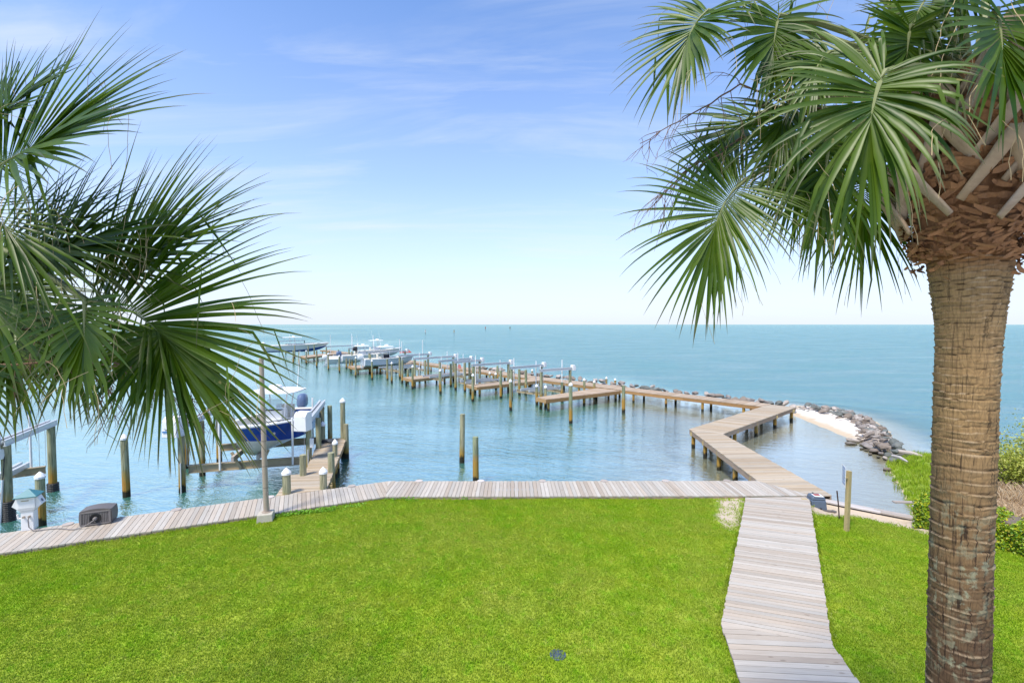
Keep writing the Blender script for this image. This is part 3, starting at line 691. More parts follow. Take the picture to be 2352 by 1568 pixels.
# the short pier with the near boat lift
fp = empty('short_pier', tuple(W(690, 1060, ZD)), 'short tan plank pier running out from the boardwalk beside the lifted blue boat', 'pier')
a0, a1 = W(633, 1139, ZD), W(666, 1089.5, ZD); b0, b1 = W(751, 1122, ZD), W(766, 1082, ZD)
planks(fp, [a0, b0, b1, a1], (1.0, 0.10), 0.135, ZD - .006, M['pier'], seed=61)
c0, c1 = W(699, 1087, ZD), W(733, 1008, ZD); d1 = W(796, 1004, ZD)
planks(fp, [c0, b1, d1, c1], (1.0, 0.14), 0.135, ZD - .006, M['pier'], seed=62)
for a, b, s in ((a0, a1, -.03), (a1, c0, -.03), (c0, c1, -.03), (c1, d1, -.03), (b0, b1, .03), (b1, d1, .03)):
    p, q = inset(a, b, s); edge_board(fp, p, q, ZD - .045, M['fasciafar'], .20)
bents(fp, c0, c1, b1, d1, 2.6, ZD, first=.3); bents(fp, V2(a0) + Vector((0, .6)), a1, V2(b0) + Vector((0, .5)), b1, 1.6, ZD, first=.2)

# bulkhead wall by the pool, cap boards
bh = empty('bulkhead', (BW0.x, BW0.y, ZL), 'low dark bulkhead with painted-in shade and a bleached timber cap between the sand strip and the water', 'wall')
bd = (BW1 - BW0).normalized(); bn = Vector((-bd.y, bd.x)); bs = BW0 - bd * .05; be = BW1 + bd * .6
MB().beam((bs.x, bs.y, -.35), (be.x, be.y, -.35), .06, 2.16).build('wall_face', M['wall'], bh)
for k, (u0, u1, w, dz, of) in enumerate(((0, .55, .15, .0, .02), (.552, 1, .15, .004, .02), (0.02, .5, .14, -.004, .175), (.502, .98, .14, .002, .175))):
    p = bs + (be - bs) * u0 + bn * of; q = bs + (be - bs) * u1 + bn * of
    MB().beam((p.x, p.y, ZL - .03 + dz - .02), (q.x, q.y, ZL - .03 + dz - .02), w, .04).build('cap_board', M['drift'], bh)
for k, (x0, y0, x1, y1, lb) in enumerate(((2052, 1152, 2110, 1153, 'loose bleached board lying across the bulkhead cap, the upper of two'), (2096, 1162, 2150, 1168, 'loose bleached board lying behind the bulkhead cap, the lower of two'))):
    p, q = W(x0, y0, ZL + .04), W(x1, y1, ZL + .04); o = MB().beam(p, q, .13, .035).build('loose_board', M['drift'], at=(p + q) / 2); tag(o, lb, 'board')

# ------------------------------------------------------------------ pilings that stand free
GROUPP = 'freestanding mooring pilings'
def piling(px, ybase, ytop, cap, label, r=0.115, group=GROUPP, lean=0.0, ground=None):
    b = W(px, ybase, 0.0) if ground is None else W(px, ybase, ground); zt = zat(ytop, b.y)
    if cap: zt -= 0.10
    o = empty('piling', (b.x, b.y, 0), label, 'piling', group)
    R = random.Random(int(px * 7 + ybase)); lx, ly = R.uniform(-.015, .015) + lean, R.uniform(-.01, .01)
    z0 = -1.5; n = 12
    mb = MB().tube([(b.x + lx * z, b.y + ly * z, z) for z in (z0, 0, zt * .5, zt)], [r * 1.04, r * 1.03, r, r * .97], n)
    mb.build('post', M['pile'], o)
    if cap:
        cx_, cy_ = b.x + lx * zt, b.y + ly * zt; m2 = MB().lathe((cx_, cy_, zt), [(r * 1.14, -.055), (r * 1.16, .01), (r * .7, .085), (r * .12, .155)], n); m2.build('cap', M['white'], o)
    return o
piling(291, 1140, 999, True, 'green grey piling with white cone cap standing alone near the left boardwalk')
piling(95, 1206, 1087, True, 'white capped piling right behind the teal roofed power pedestal', r=.12)
piling(1061, 1062, 951, False, 'left taller one of two uncapped pilings beyond the middle of the boardwalk')
piling(1093, 1110, 1003, False, 'right nearer one of two uncapped pilings beyond the middle of the boardwalk')
piling(1311, 972, 880, True, 'tall white capped piling standing in front of the nearest finger pier')
piling(1432, 948, 885, False, 'uncapped piling where the nearest finger pier meets the long pier', r=.12)
piling(788, 1006, 916, True, 'tall white capped piling at the far right corner of the short pier', ground=ZD)
piling(796, 1052, 974, False, 'rough uncapped piling beside the tall capped one at the short pier end')
piling(769, 1076, 1011, True, 'thin white capped piling on the right side of the short pier', r=.10, ground=.4)
piling(763, 1114, 1039, False, 'uncapped piling on the right edge of the short pier', r=.12, ground=.4)
piling(743, 1121, 1076, True, 'short piling with flat white cap at the near end of the short pier', r=.115, ground=ZD)
piling(659, 1133, 1078, True, 'short white capped piling at the left corner of the short pier', r=.125, ground=ZD)
piling(696, 1090, 1044, False, 'cut off uncapped piling beside the front cradle beam of the blue boat', r=.115, ground=ZD)
piling(741, 1008, 970, True, 'white capped short piling behind the lift posts of the blue boat', r=.115, ground=ZD)
piling(427, 1075, 943, True, 'white capped piling behind the white motor box of the boat lift')
far_caps = [(1173, 943, 872), (1086, 922, 859), (1012, 905, 848.5), (947.5, 893.5, 839.5), (963.7, 878, 844), (1233, 930, 883.5), (1253, 935.7, 886),
            (1139, 894, 856.6), (1124.5, 880, 855), (1342, 917, 869.5), (1365, 915, 874), (1392.5, 893, 866), (1413, 893, 869.5), (855, 872, 827), (900, 880, 832),
            (817, 866, 820), (780, 856, 816), (754.6, 850, 811), (704, 836.5, 804.6), (866, 857, 830.6), (874, 859, 831), (1222, 873, 848.5)]
far_plain = [(1150.5, 914, 851), (1035.5, 888, 835), (977, 878, 827), (1068, 899, 833), (1193, 907, 847.6), (1208, 907, 849), (1091, 901.5, 842), (924, 880, 827),
             (936.7, 880, 848), (1291, 923, 878), (1143, 878, 840), (890, 872, 824.6), (851, 859, 813.5), (809, 845.5, 807), (727.6, 844, 805), (673.7, 835, 804),
             (677, 823, 792), (796, 847, 823), (803.6, 847, 824), (777.6, 828, 803), (910, 850, 823), (722, 821, 791), (708, 822, 794), (687, 838, 807)]
ORD = ['first', 'second', 'third', 'fourth', 'fifth', 'sixth', 'seventh', 'eighth', 'ninth', 'tenth', 'eleventh', 'twelfth', 'thirteenth', 'fourteenth', 'fifteenth', 'sixteenth', 'seventeenth', 'eighteenth', 'nineteenth', 'twentieth', 'twenty first', 'twenty second', 'twenty third', 'twenty fourth', 'twenty fifth']
for lst, cap, what in ((far_caps, True, 'white capped piling, %s from the right among capped ones at the far slips'), (far_plain, False, 'uncapped green piling, %s from the right among bare ones at the far slips')):
    for i, (x, yb, yt) in enumerate(sorted(lst, reverse=True)):
        piling(x, yb, yt, cap, what % ORD[i], r=0.105 if cap else .115)

# ------------------------------------------------------------------ boat lifts
def motor_box(parent, c, ang, w=.50, d=.42, h=.62, mat=None):
    """plastic lift motor cover, the top front edge sloped"""
    ca, sa = math.cos(ang), math.sin(ang)
    prof = [(-d / 2, 0), (d / 2, 0), (d / 2, h * .80), (d * .22, h), (-d / 2, h)]; vs = []
    for s in (-w / 2, w / 2):
        for u, z in prof:
            k = .94 if z > .3 * h else 1.0; x, y = s * k, -u; vs.append((c[0] + x * ca - y * sa, c[1] + x * sa + y * ca, c[2] + z))
    n = len(prof); fs = [tuple(range(n)), tuple(reversed(range(n, 2 * n)))] + [(i, i + n, (i + 1) % n + n, (i + 1) % n) for i in range(n)]
    return MB().add(vs, fs).build('motor_box', mat or M['white'], parent, bevel=.025)
def topbeam(parent, p, q, wdt=.16, h=.20):
    p, q = Vector(p), Vector(q); d = (q - p).normalized(); sd = Vector((-d.y, d.x, 0)).normalized(); mb = MB()
    for s in (-1, 1):
        o = sd * (s * wdt / 2); mb.beam(p + o, q + o, .025, h); mb.beam(p + o + Vector((0, 0, h / 2 - .012)), q + o + Vector((0, 0, h / 2 - .012)), .075, .022); mb.beam(p + o - Vector((0, 0, h / 2 - .012)), q + o - Vector((0, 0, h / 2 - .012)), .075, .022)
    r = mb.build('top_beam', M['alu'], parent)
    MB().tube([p + d * .1 + Vector((0, 0, .03)), q - d * .1 + Vector((0, 0, .03))], .035, 8).build('drive_pipe', M['alu'], r)
    return r
def guide(parent, p, z0, z1, bluecap=False):
    o = MB().tube([(p[0], p[1], z0), (p[0], p[1], z1)], .04, 8).build('guide_pole', M['white'], parent)
    if bluecap: MB().lathe((p[0], p[1], z1), [(.055, -.05), (.06, 0), (.05, .06), (.02, .09)], 8).build('pole_cap', M['blue'], o)
    return o
def lift(label, b1, b2, zt=2.65, zc=.75, posts2=True, boxes=True, guides=True, seed=0, pole_top=3.0):
    P = [W(*b1[0], zt), W(*b1[1], zt), W(*b2[0], zt), W(*b2[1], zt)]; c = sum(P, Vector()) / 4
    o = empty('boat_lift', (c.x, c.y, 0), label, 'boat lift', 'boat lifts at the far slips'); R = random.Random(seed)
    for p, q in ((P[0], P[1]), (P[2], P[3])):
        topbeam(o, p, q); d = (q - p).normalized()
        for e in (p + d * .12, q - d * .12): post(o, e.x, e.y, zt - .12, .12, name='lift_post')
        if boxes: motor_box(o, q + d * .2 - Vector((0, 0, .16)), math.atan2(d.y, d.x) + math.pi / 2, .36, .30, .44)
    for t in (.16, .84):
        p = P[0] + (P[1] - P[0]) * t; q = P[2] + (P[3] - P[2]) * t; p = Vector((p.x, p.y, zc)); q = Vector((q.x, q.y, zc)); u = (q - p).normalized()
        MB().ibeam(p + u * .15, q - u * .15, .13, .24).build('cradle_beam', M['steelbeam'], o)
        for e in (p + u * .15, q - u * .15):
            MB().tube([(e.x, e.y, zc), (e.x, e.y, zt - .05)], .012, 5).build('cable', M['alu'], o)
            if guides: guide(o, e + u * .35, zc, pole_top + R.uniform(-.1, .5))
    for s in (.36, .64):
        a = P[0] + (P[2] - P[0]) * s; b = P[1] + (P[3] - P[1]) * s
        MB().beam((a.x, a.y, zc + .22), (b.x, b.y, zc + .22), .07, .20).build('bunk', M['alu'], o)
    return o
lift('empty boat lift nearest the viewer, its pale beams above the nearest finger pier', ((1240.4, 851), (1312, 846)), ((1172, 845), (1246, 839)), seed=1)
lift('empty boat lift second from the right among the far slips', ((1084, 838.6), (1170, 833)), ((1044, 831.5), (1104, 827.5)), seed=2)
lift('empty boat lift third from the right with long pale beams', ((1008, 829.6), (1080, 823.5)), ((950, 824), (1043, 818.5)), seed=3)
lift('boat lift carrying the pale grey boat with white outboard', ((916, 817), (985, 813)), ((846, 809.5), (932, 805.5)), seed=4, pole_top=4.2)
lift('far boat lift carrying white boats behind the pale grey one', ((800, 800.5), (872, 797)), ((748, 796), (820, 793)), zt=2.3, seed=5, pole_top=4.0)
lift('farthest boat lift under the big blue bottomed boat', ((655, 790.5), (722, 787.5)), ((640, 784), (700, 781.5)), zt=2.1, zc=.55, boxes=False, guides=False, seed=6)

# near lift with the blue boat
p1 = W(419, 1129.6, 0); p3 = W(504, 1062, 0); p2 = W(465, 1092, 0); zt = 2.45
r1 = PD(709, 1000, 18.4); r3 = PD(740, 1000, 22.2)
nl = empty('boat_lift', (-10.5, 19.5, 0), 'near boat lift whose tan cradle beams carry the blue and white centre console boat', 'boat lift')
for p, z in ((p1, zt), (p2, zt - .1), (p3, zt), (r1, 2.35), (r3, zt)): post(nl, p.x, p.y, z - .10, .115, name='lift_post', n=14)
rm = r1 + (r3 - r1) * .42; post(nl, rm.x + .15, rm.y, 2.2, .115, name='lift_post', n=14); post(nl, r3.x + .28, r3.y + .25, 2.3, .11, name='lift_post', n=14)
u = (p3 - p1).normalized(); up1 = Vector((p1.x, p1.y, zt)) - u * .15; up3 = Vector((p3.x, p3.y, zt)) + u * .25
topbeam(nl, up1, up3, .2, .2)
v = Vector((r3.x - r1.x, r3.y - r1.y, 0)).normalized(); ur1 = Vector((r1.x, r1.y, zt)) - v * .1; ur3 = Vector((r3.x, r3.y, zt + .02)) + v * .35
topbeam(nl, ur1, ur3, .2, .2)
mb1 = motor_box(nl, (p1.x - .10, p1.y - .22, zt - .33), -.05, .56, .46, .74)
mb2 = motor_box(nl, (r1.x - .12, r1.y - .22, zt - .38), -.12, .52, .46, .74)
# print on the left cover: grey swirl, dark marks, blue band
fx, fy = p1.x - .10 - .07, p1.y - .22 - .2365; zb = zt - .33
def flat(o, x0, x1, z0, z1, y, mat, name): return MB().add([(x0, y, z0), (x1, y, z0), (x1, y, z1), (x0, y, z1), (x0, y + .003, z0), (x1, y + .003, z0), (x1, y + .003, z1), (x0, y + .003, z1)], [(0, 1, 2, 3), (7, 6, 5, 4), (0, 4, 5, 1), (1, 5, 6, 2), (2, 6, 7, 3), (3, 7, 4, 0)]).build(name, mat, o)
flat(mb1, fx - .17, fx + .14, zb + .19, zb + .245, fy - .012, M['blue'], 'printed_band')
flat(mb1, fx - .03, fx + .0, zb + .265, zb + .305, fy - .012, M['black'], 'printed_mark'); flat(mb1, fx + .03, fx + .12, zb + .272, zb + .295, fy - .012, M['midgrey'], 'printed_mark')
flat(mb1, fx - .11, fx - .06, zb + .30, zb + .36, fy - .012, M['alu'], 'printed_mark')
for t, zc in ((.04, .80), (.86, .80)):
    p = Vector((p1.x, p1.y, zc)) + u * (t * (p3 - p1).length); q = Vector((r1.x, r1.y, zc)) + v * (t * (r3 - r1).length); w_ = (q - p).normalized()
    MB().ibeam(p + w_ * .16, q - w_ * .14, .16, .30, .03).build('cradle_beam', M['steelbeam'], nl)
    for e, k in ((p + w_ * .16, 0), (q - w_ * .14, 1)):
        for s in (-.05, .05): MB().tube([(e.x + s, e.y, zc + .1), (e.x + s, e.y, zt - .05)], .008, 5).build('cable', M['alu'], nl)
    for tt, hgt in ((.29, 2.55), (.87, 2.55)):
        e = p + (q - p) * tt
        if t < .5: guide(nl, (e.x, e.y - .12), zc - .1, hgt)
    for tt, sg in ((.42, -1), (.62, 1)):
        e = p + (q - p) * tt; MB().beam(e + w_ * (-.10 * sg) + Vector((0, 0, -.10)) - u * .11, e + w_ * (.20 * sg) + Vector((0, 0, .55)) - u * .11, .10, .05, up=u).build('bunk_bracket', M['steelbeam'], nl)
guide(nl, (r3.x - .35, r3.y - .2), .8, 2.75)
for s in (-1, 1):
    a = (p1 + r1) / 2 + w_ * (s * .42); b = (p3 + r3) / 2 + w_ * (s * .42); a.z = b.z = 1.16
    MB().beam(a - u * .3, b + u * .2, .09, .20).build('bunk', M['drift'], nl)
# switch box, conduits and cables on the posts
MB().box((r1.x + .16, r1.y - .10, 1.55), (.13, .10, .36)).build('switch_box', M['white'], nl, bevel=.01)
MB().tube([(r1.x + .13, r1.y - .10, 1.40), (r1.x + .10, r1.y - .14, 1.05), (r1.x + .20, r1.y - .12, .80), (r1.x + .12, r1.y - .13, .4), (r1.x + .14, r1.y - .12, .1)], .012, 6).build('wire', M['black'], nl)
MB().tube([(r1.x + .02, r1.y - .13, 1.3), (r1.x + .02, r1.y - .13, .0)], .02, 6).build('conduit', M['alu'], nl)
MB().tube([(p1.x - .17, p1.y - .10, zb + .02), (p1.x - .18, p1.y - .12, zb - .35), (p1.x - .10, p1.y - .14, zb - .75), (p1.x + .02, p1.y - .13, zb - 1.05)], .012, 6).build('wire', M['black'], nl)
MB().tube([(p1.x + .04, p1.y - .125, zb - 1.0), (p1.x + .04, p1.y - .125, -.1)], .022, 6).build('conduit', M['alu'], nl)

# second near lift at the left edge of the picture
a_ = W(20, 1195, 0); b_ = W(122, 1127, 0); zt2 = 2.5
l2 = empty('boat_lift', (a_.x, a_.y, 0), 'boat lift at the far left with corrugated black sleeves round its two green posts', 'boat lift')
for p in (a_, b_):
    post(l2, p.x, p.y, zt2 - .08, .125, name='lift_post', n=14)
def sleeve(p, z1):
    prof = []; z = -.6
    while z < z1: prof += [(.165, z), (.18, z + .02), (.18, z + .04), (.165, z + .055)]; z += .065
    MB().lathe((p.x, p.y, 0), prof, 16).build('sleeve', M['black'], l2)
sleeve(a_, .62); sleeve(b_, .28)
dA = (b_ - a_).normalized(); topbeam(l2, Vector((a_.x, a_.y, zt2 + .02)) - dA * .3, Vector((b_.x, b_.y, zt2 + .04)) + dA * .2, .2, .2)
motor_box(l2, (a_.x - .22, a_.y - .30, zt2 - .12), .1, .42, .40, .42); motor_box(l2, (a_.x - .10, a_.y - .25, zt2 - .50), .1, .36, .3, .32)
q0 = W(31, 1088, .75); q1 = W(105, 1078, .75); q2 = W(-60, 1100, .75)
MB().ibeam(q2, q1, .15, .28, .03).build('cradle_beam', M['steelbeam'], l2); a2 = W(-60, 1152, .75); a3 = W(10, 1140, .75); MB().ibeam(a2, a3, .15, .28, .03).build('cradle_beam', M['steelbeam'], l2)
for dx in (0, 1):
    p, q = W(-8 + dx * 22, 1096 - dx * 4, .95), W(48 + dx * 20, 1066 - dx * 1, .95); MB().beam(p, q, .1, .18).build('bunk', M['alu'], l2)
gp = W(72, 1078, .8); guide(l2, (gp.x, gp.y), .6, zat(947, gp.y), True)
for s in (-.12, .12):
    for e in (W(105, 1078, .75),): MB().tube([(e.x + s - .1, e.y, .85), (e.x + s - .1, e.y, zt2)], .009, 5).build('cable', M['alu'], l2)
MB().tube([(a_.x + .02, a_.y - .15, 1.35), (a_.x - .02, a_.y - .17, .6), (a_.x - .05, a_.y - .2, .0)], .03, 6).build('conduit', M['alu'], l2)
MB().tube([(a_.x + .05, a_.y - .1, zt2 - .4), (a_.x + .10, a_.y - .16, 1.9), (a_.x + .02, a_.y - .15, 1.35)], .014, 6).build('wire', M['black'], l2)

# ------------------------------------------------------------------ boats (length along +x, keel at z = 0)
def boat(label, loc, ang, L, B, D, side, bottom, motors=1, motormat='black', ttop=True, tt_z=2.35, console=True, cover=False, cat='boat', group=None, name='boat', rail=True, heel=0.0, antenna=True, darkcon=False):
    o = empty(name, loc, label, cat, group); o.rotation_euler = (0, heel, ang); n = 18
    def st(t):
        bo = max(0.0, (t - .5) / .5); hb = B / 2 * (1 - bo ** 2.5) * (.93 + .07 * min(1, t * 3)) + .015
        hc = B / 2 * .80 * (1 - max(0.0, (t - .45) / .55) ** 1.7) * (.95 + .05 * min(1, t * 3)) + .008
        zk = max(0.0, (t - .66) / .34) ** 2.2 * .62 * D; zs = D * (.80 + .24 * t * t); zc = min(.21 * D + .50 * D * max(0, t - .25) ** 2.0 / .56, zs - .12)
        zc = max(zc, zk + .01); return hb, hc, zk, zc, zs
    bot, sid, gun, lin = MB(), MB(), MB(), MB(); rowsB, rowsS, G_, Li = [], [[], []], [[], []], [[], []]
    for i in range(n + 1):
        t = i / n; x = L * t - (L * .0); hb, hc, zk, zc, zs = st(t); xr = x + (0.0 if t < .9 else 0)
        rake = L * .05 * (t ** 4)
        rowsB.append([(x, -hc, zc), (x, -hc * .5, (zk + zc) / 2 - .015), (x, 0, zk), (x, hc * .5, (zk + zc) / 2 - .015), (x, hc, zc)])
        inn = max(hb - .20, 0.0) if t < .86 else 0.0
        for k, s in enumerate((-1, 1)):
            sid_row = []
            for f_ in (0, .33, .66, 1.0):
                fl = f_ ** (1.0 + .9 * t); sid_row.append((x + rake * f_, s * (hc + (hb - hc) * fl), zc + (zs - zc) * f_))
            rowsS[k].append(sid_row)
            G_[k].append([(x + rake, s * hb, zs), (x + rake, s * (hb + .025), zs + .03), (x + rake, s * hb * .98, zs + .06), (x + rake, s * inn, zs + .055 + (.04 if t >= .86 else 0))])
            zf = D * .42 if t < .66 else D * .62
            wz = (hc + (hb - hc) * ((zf - zc) / (zs - zc)) ** (1.0 + .9 * t)) if zf > zc else hc * max(0.0, (zf - zk) / max(zc - zk, .01))
            wf = max(0.0, min(inn - .10, wz - .05))
            if t <= .88: Li[k].append([(x + rake, s * inn, zs + .055), (x + rake, s * min(max(inn - .05, .0), max(wf, inn - .14)), max(zs - .25, zf)), (x + rake, s * wf, zf), (x + rake, 0, zf)])
    bot.grid(rowsB)
    for k in (0, 1): sid.grid(rowsS[k]); gun.grid(G_[k]); lin.grid(Li[k])
    hb, hc, zk, zc, zs = st(0)
    sid.add([(0, -hb, zs), (0, -hc, zc), (0, hc, zc), (0, hb, zs)], [(0, 1, 2, 3)]); bot.add([(0, -hc, zc), (0, 0, zk), (0, hc, zc)], [(0, 1, 2)])
    gun.box((.12, 0, zs + .01), (.24, 2 * hb * .96, .07))
    for nm, mb, mt in (('hull_bottom', bot, bottom), ('hull_side', sid, side), ('gunwale', gun, 'gel'), ('cockpit', lin, 'cream')): mb.build(nm, M[mt], o, smooth=(nm != 'cockpit'), local=True)
    fz = D * .42
    if console:
        cx_ = L * .46
        con = MB().box((cx_, 0, fz + .48), (.85, .80, .96), taper=.84).box((cx_ + .62, 0, fz + .28), (.5, .72, .52), taper=.9).build('console', M['cloth' if darkcon else 'gel'], o, local=True, bevel=.04)
        MB().add([(cx_ + .36, -.34, fz + .97), (cx_ + .36, .34, fz + .97), (cx_ + .16, .30, fz + 1.40), (cx_ + .16, -.30, fz + 1.40)], [(0, 1, 2, 3)]).add([(cx_ + .345, -.34, fz + .97), (cx_ + .345, .34, fz + .97), (cx_ + .145, .30, fz + 1.40), (cx_ + .145, -.30, fz + 1.40)], [(3, 2, 1, 0)]).build('windscreen', M['glass'], con, local=True)
        MB().box((cx_ + .30, 0, fz + .965), (.22, .66, .03)).build('dash_trim', M['black'], con, local=True)
        MB().box((cx_ - .95, 0, fz + .40), (.45, .85, .62), taper=.9).box((cx_ - 1.12, 0, fz + .85), (.10, .80, .34)).build('leaning_post', M['cream'], o, local=True, bevel=.03)
        for s in (-1, 1): MB().box((L * .72, s * B * .22, D * .62 + .12), (1.0, .35, .22)).build('bow_seat', M['cream'], o, local=True, bevel=.04)
    if ttop:
        cx_ = L * .43; zz = tt_z; w_, l_ = B * .40, L * .155
        sl = MB(); rows = []
        for i in range(9):
            a = i / 8; x = cx_ - l_ + 2 * l_ * a; k = 1 - .18 * abs(2 * a - 1) ** 4; rows.append([(x, w_ * k * (j / 3 - 1), zz + .10 - .06 * (abs(j / 3 - 1)) ** 2 - .03 * (2 * a - 1) ** 2) for j in range(7)])
        low = [[(p[0], p[1], zz - .02) for p in r] for r in rows]; sl.grid(rows); sl.grid([list(reversed(r)) for r in low])
        rim = [rows[0][j] for j in range(7)] + [rows[i][6] for i in range(1, 9)] + [rows[8][j] for j in range(5, -1, -1)] + [rows[i][0] for i in range(7, 0, -1)]
        sl.add(rim + [(p[0], p[1], zz - .02) for p in rim], [(i, (i + 1) % len(rim), len(rim) + (i + 1) % len(rim), len(rim) + i) for i in range(len(rim))])
        top = sl.build('t_top', M['white'], o, local=True)
        for s in (-1, 1):
            for x0, x1 in ((cx_ + .55, cx_ + .40), (cx_ - .25, cx_ - .45)): MB().tube([(x0, s * .42, fz), (x0 * .5 + x1 * .5, s * .44, fz + 1.0), (x1, s * .52, zz - .02)], .026, 6).build('t_top_leg', M['white'], top, local=True)
        if antenna: MB().tube([(cx_ - .3, w_ * .7, zz + .05), (cx_ - .55, w_ * .75, zz + 1.7)], [.018, .008], 5).build('antenna', M['white'], top, local=True)
        MB().lathe((cx_ + .25, 0, zz + .08), [(.26, 0), (.28, .08), (.25, .19), (.1, .22)], 12).build('radar', M['white'], top, local=True)
    if rail:
        pts = []
        for i in range(11, n + 1):
            hb, hc, zk, zc, zs = st(i / n); pts.append((L * i / n + L * .05 * (i / n) ** 4 - .05, hb * .92, zs + .10 + .04))
        pts2 = [(x, -y, z) for x, y, z in reversed(pts)]; MB().tube(pts + pts2, .016, 6).build('bow_rail', M['alu'], o, local=True)
    if cover:
        rows = []
        for i in range(n):
            t = i / n; hb, hc, zk, zc, zs = st(t); rows.append([(L * t, hb * math.cos(a), zs + .06 + .40 * math.sin(a) * (1 - t * .5)) for a in [math.pi * j / 8 for j in range(9)]])
        MB().grid(rows).build('cover', M['white'], o, smooth=True, local=True)
    for m_ in range(motors):
        y = (m_ - (motors - 1) / 2) * .72; zs = st(0)[4]
        mid = MB().box((-.22, y, zs - .28), (.22, .16, .75)).box((-.26, y, .18), (.20, .10, .60)).box((-.30, y, -.12), (.55, .04, .04)).tube([(-.02, y, -.18), (-.48, y, -.18), (-.58, y, -.18)], [.03, .075, .03], 8).build('outboard_motor', M[motormat], o, local=True)
        cw = MB(); rows = []
        prof = [(.0, .30, .17), (.12, .38, .22), (.38, .37, .22), (.58, .30, .18), (.66, .14, .09)]
        for zz, rx, ry in prof: rows.append([(-.34 + rx * math.copysign(abs(math.cos(a)) ** .6, math.cos(a)), y + ry * math.copysign(abs(math.sin(a)) ** .6, math.sin(a)), zs + .02 + zz) for a in [2 * math.pi * j / 14 for j in range(15)]])
        cw.grid(rows); cw.add(rows[-1][:14], [tuple(range(14))]); cw.build('cowling', M[motormat], mid, smooth=True, local=True)
        MB().add([(-.50, y + .02, -.18), (-.52, y + .17, -.10), (-.55, y + .17, -.26), (-.50, y - .02, -.18), (-.52, y - .17, -.26), (-.55, y - .17, -.10), (-.50, y, -.20), (-.52, y - .05, -.02), (-.55, y + .05, -.36)], [(0, 1, 2), (3, 4, 5), (6, 7, 8)]).build('propeller', M['alu'], mid, local=True)
    return o
HB = math.atan2(.49, .87)
mid0 = (Vector((p1.x, p1.y, 0)) + Vector((r1.x, r1.y, 0))) / 2; ax_ = math.atan2(-(u.y + v.y), -(u.x + v.x)) - .13
bow_dir = Vector((math.cos(ax_), math.sin(ax_), 0)); stern = mid0 - bow_dir * 5.35
bb = boat('blue sided white centre console boat hanging on the near lift beside the short pier', (stern.x + .30, stern.y, .98), ax_, 6.9, 2.5, 1.36, 'navy', 'gel', 1, 'motorblue', tt_z=2.28, heel=rad(-1.5))
# anchor chain and cleat on deck
MB().tube([(3.3 + .22 * i, .86 - .012 * i * i * .6, 1.18 + .02 * (i % 2) + .012 * i) for i in range(12)], .018, 5).build('anchor_rope', M['rope'], bb, local=True)
s_ = PD(790, 810, 67.0)
b3 = W(620, 800, 1.0)
boat('big white sport boat with bright blue bottom, farthest left on its lift', (-45.6, 86.6, 1.0), HB, 10.6, 3.1, 1.55, 'gel', 'bluebottom', 2, 'white', tt_z=2.75)
boat('pale grey hulled boat with one white outboard and black console cover', (-18.3, 57.7, .95), HB, 6.1, 2.3, 1.2, 'greyhull', 'greyhull', 1, 'white', tt_z=2.45, darkcon=True)
boat('white centre console boat with dark blue outboard, left of the grey boat', (-24.2, 66.5, .85), HB, 6.4, 2.3, 1.15, 'gel', 'gel', 1, 'motorblue', tt_z=2.25)
boat('white boat with a tall t top behind the grey hulled boat', (-24.6, 74.5, 1.0), HB, 6.8, 2.4, 1.25, 'gel', 'gel', 1, 'black', tt_z=2.6)
boat('small white skiff under a white cover near the far end of the slips', (-27.0, 68.5, .35), HB, 5.0, 2.0, .95, 'gel', 'gel', 1, 'white', ttop=False, console=False, cover=True, rail=False)
kr = W(932, 810, 2.3); k_ = MB().box((0, 0, .1), (1.6, .55, .22), taper=.8).box((.2, 0, .32), (.7, .35, .24), taper=.7).build('jet_ski', M['redhull'], None, local=True, at=kr, bevel=.05); k_.rotation_euler.z = HB; tag(k_, 'faded red covered craft resting high on a far lift platform', 'watercraft')
jc = W(1055, 846, ZD); j_ = MB().box((0, 0, .22), (.35, .3, .44), taper=.9).lathe((0, 0, .44), [(.06, 0), (.06, .08)], 8).build('fuel_can', M['redhull'], None, local=True, at=jc); tag(j_, 'red can standing on the long pier behind the empty lifts', 'can')

# channel markers
for x, yb, yt, mt, lb in ((977, 768, 757, 'white', 'white topped channel marker, leftmost on the open water'), (1043, 768.5, 757, 'yelwood', 'tan channel marker post, second from the left on the water'), (1115, 757.5, 750, 'redhull', 'red topped channel marker, third from the left'), (1171.5, 757.5, 750, 'black', 'dark thin channel marker, rightmost on the open water')):
    b = W(x, yb, 0); zt_ = zat(yt, b.y); h = zt_; o = empty('channel_marker', tuple(b), lb, 'marker', 'channel markers')
    w_ = b.y * 1.3 / F; MB().tube([(b.x, b.y, -1), (b.x, b.y, h)], w_ * .4, 8).build('post', M['bark'], o); MB().box((b.x, b.y, h * .7), (w_ * 2.0, w_ * .4, h * .40), taper=.6).build('board', M[mt], o)
# ------------------------------------------------------------------ breakwater rocks
rocks = empty('breakwater', tuple(W(1990, 990, 0)), 'breakwater of piled grey and brown rocks between the sandy spit and the open bay', 'breakwater')
def rock_mesh(seed, dark):
    R = np.random.RandomState(seed); import bmesh
    bm = bmesh.new(); bmesh.ops.create_icosphere(bm, subdivisions=2, radius=0.5)
    dirs = R.normal(size=(9, 3)); dirs /= np.linalg.norm(dirs, axis=1)[:, None]; cut = R.uniform(.24, .38, 9)
    for v in bm.verts:
        p = np.array(v.co)
        for d, c in zip(dirs, cut):
            k = p @ d
            if k > c: p = p - d * (k - c) * .92
        p = p * (1 + .07 * R.normal()); v.co = p * np.array([1.25, .95, .8])
    me = bpy.data.meshes.new('rock'); bm.to_mesh(me); bm.free(); me.materials.append(M['rock'])
    if dark: at_ = me.attributes.new('dark', 'FLOAT', 'FACE'); at_.data.foreach_set('value', [0.70] * len(me.polygons))
    return me
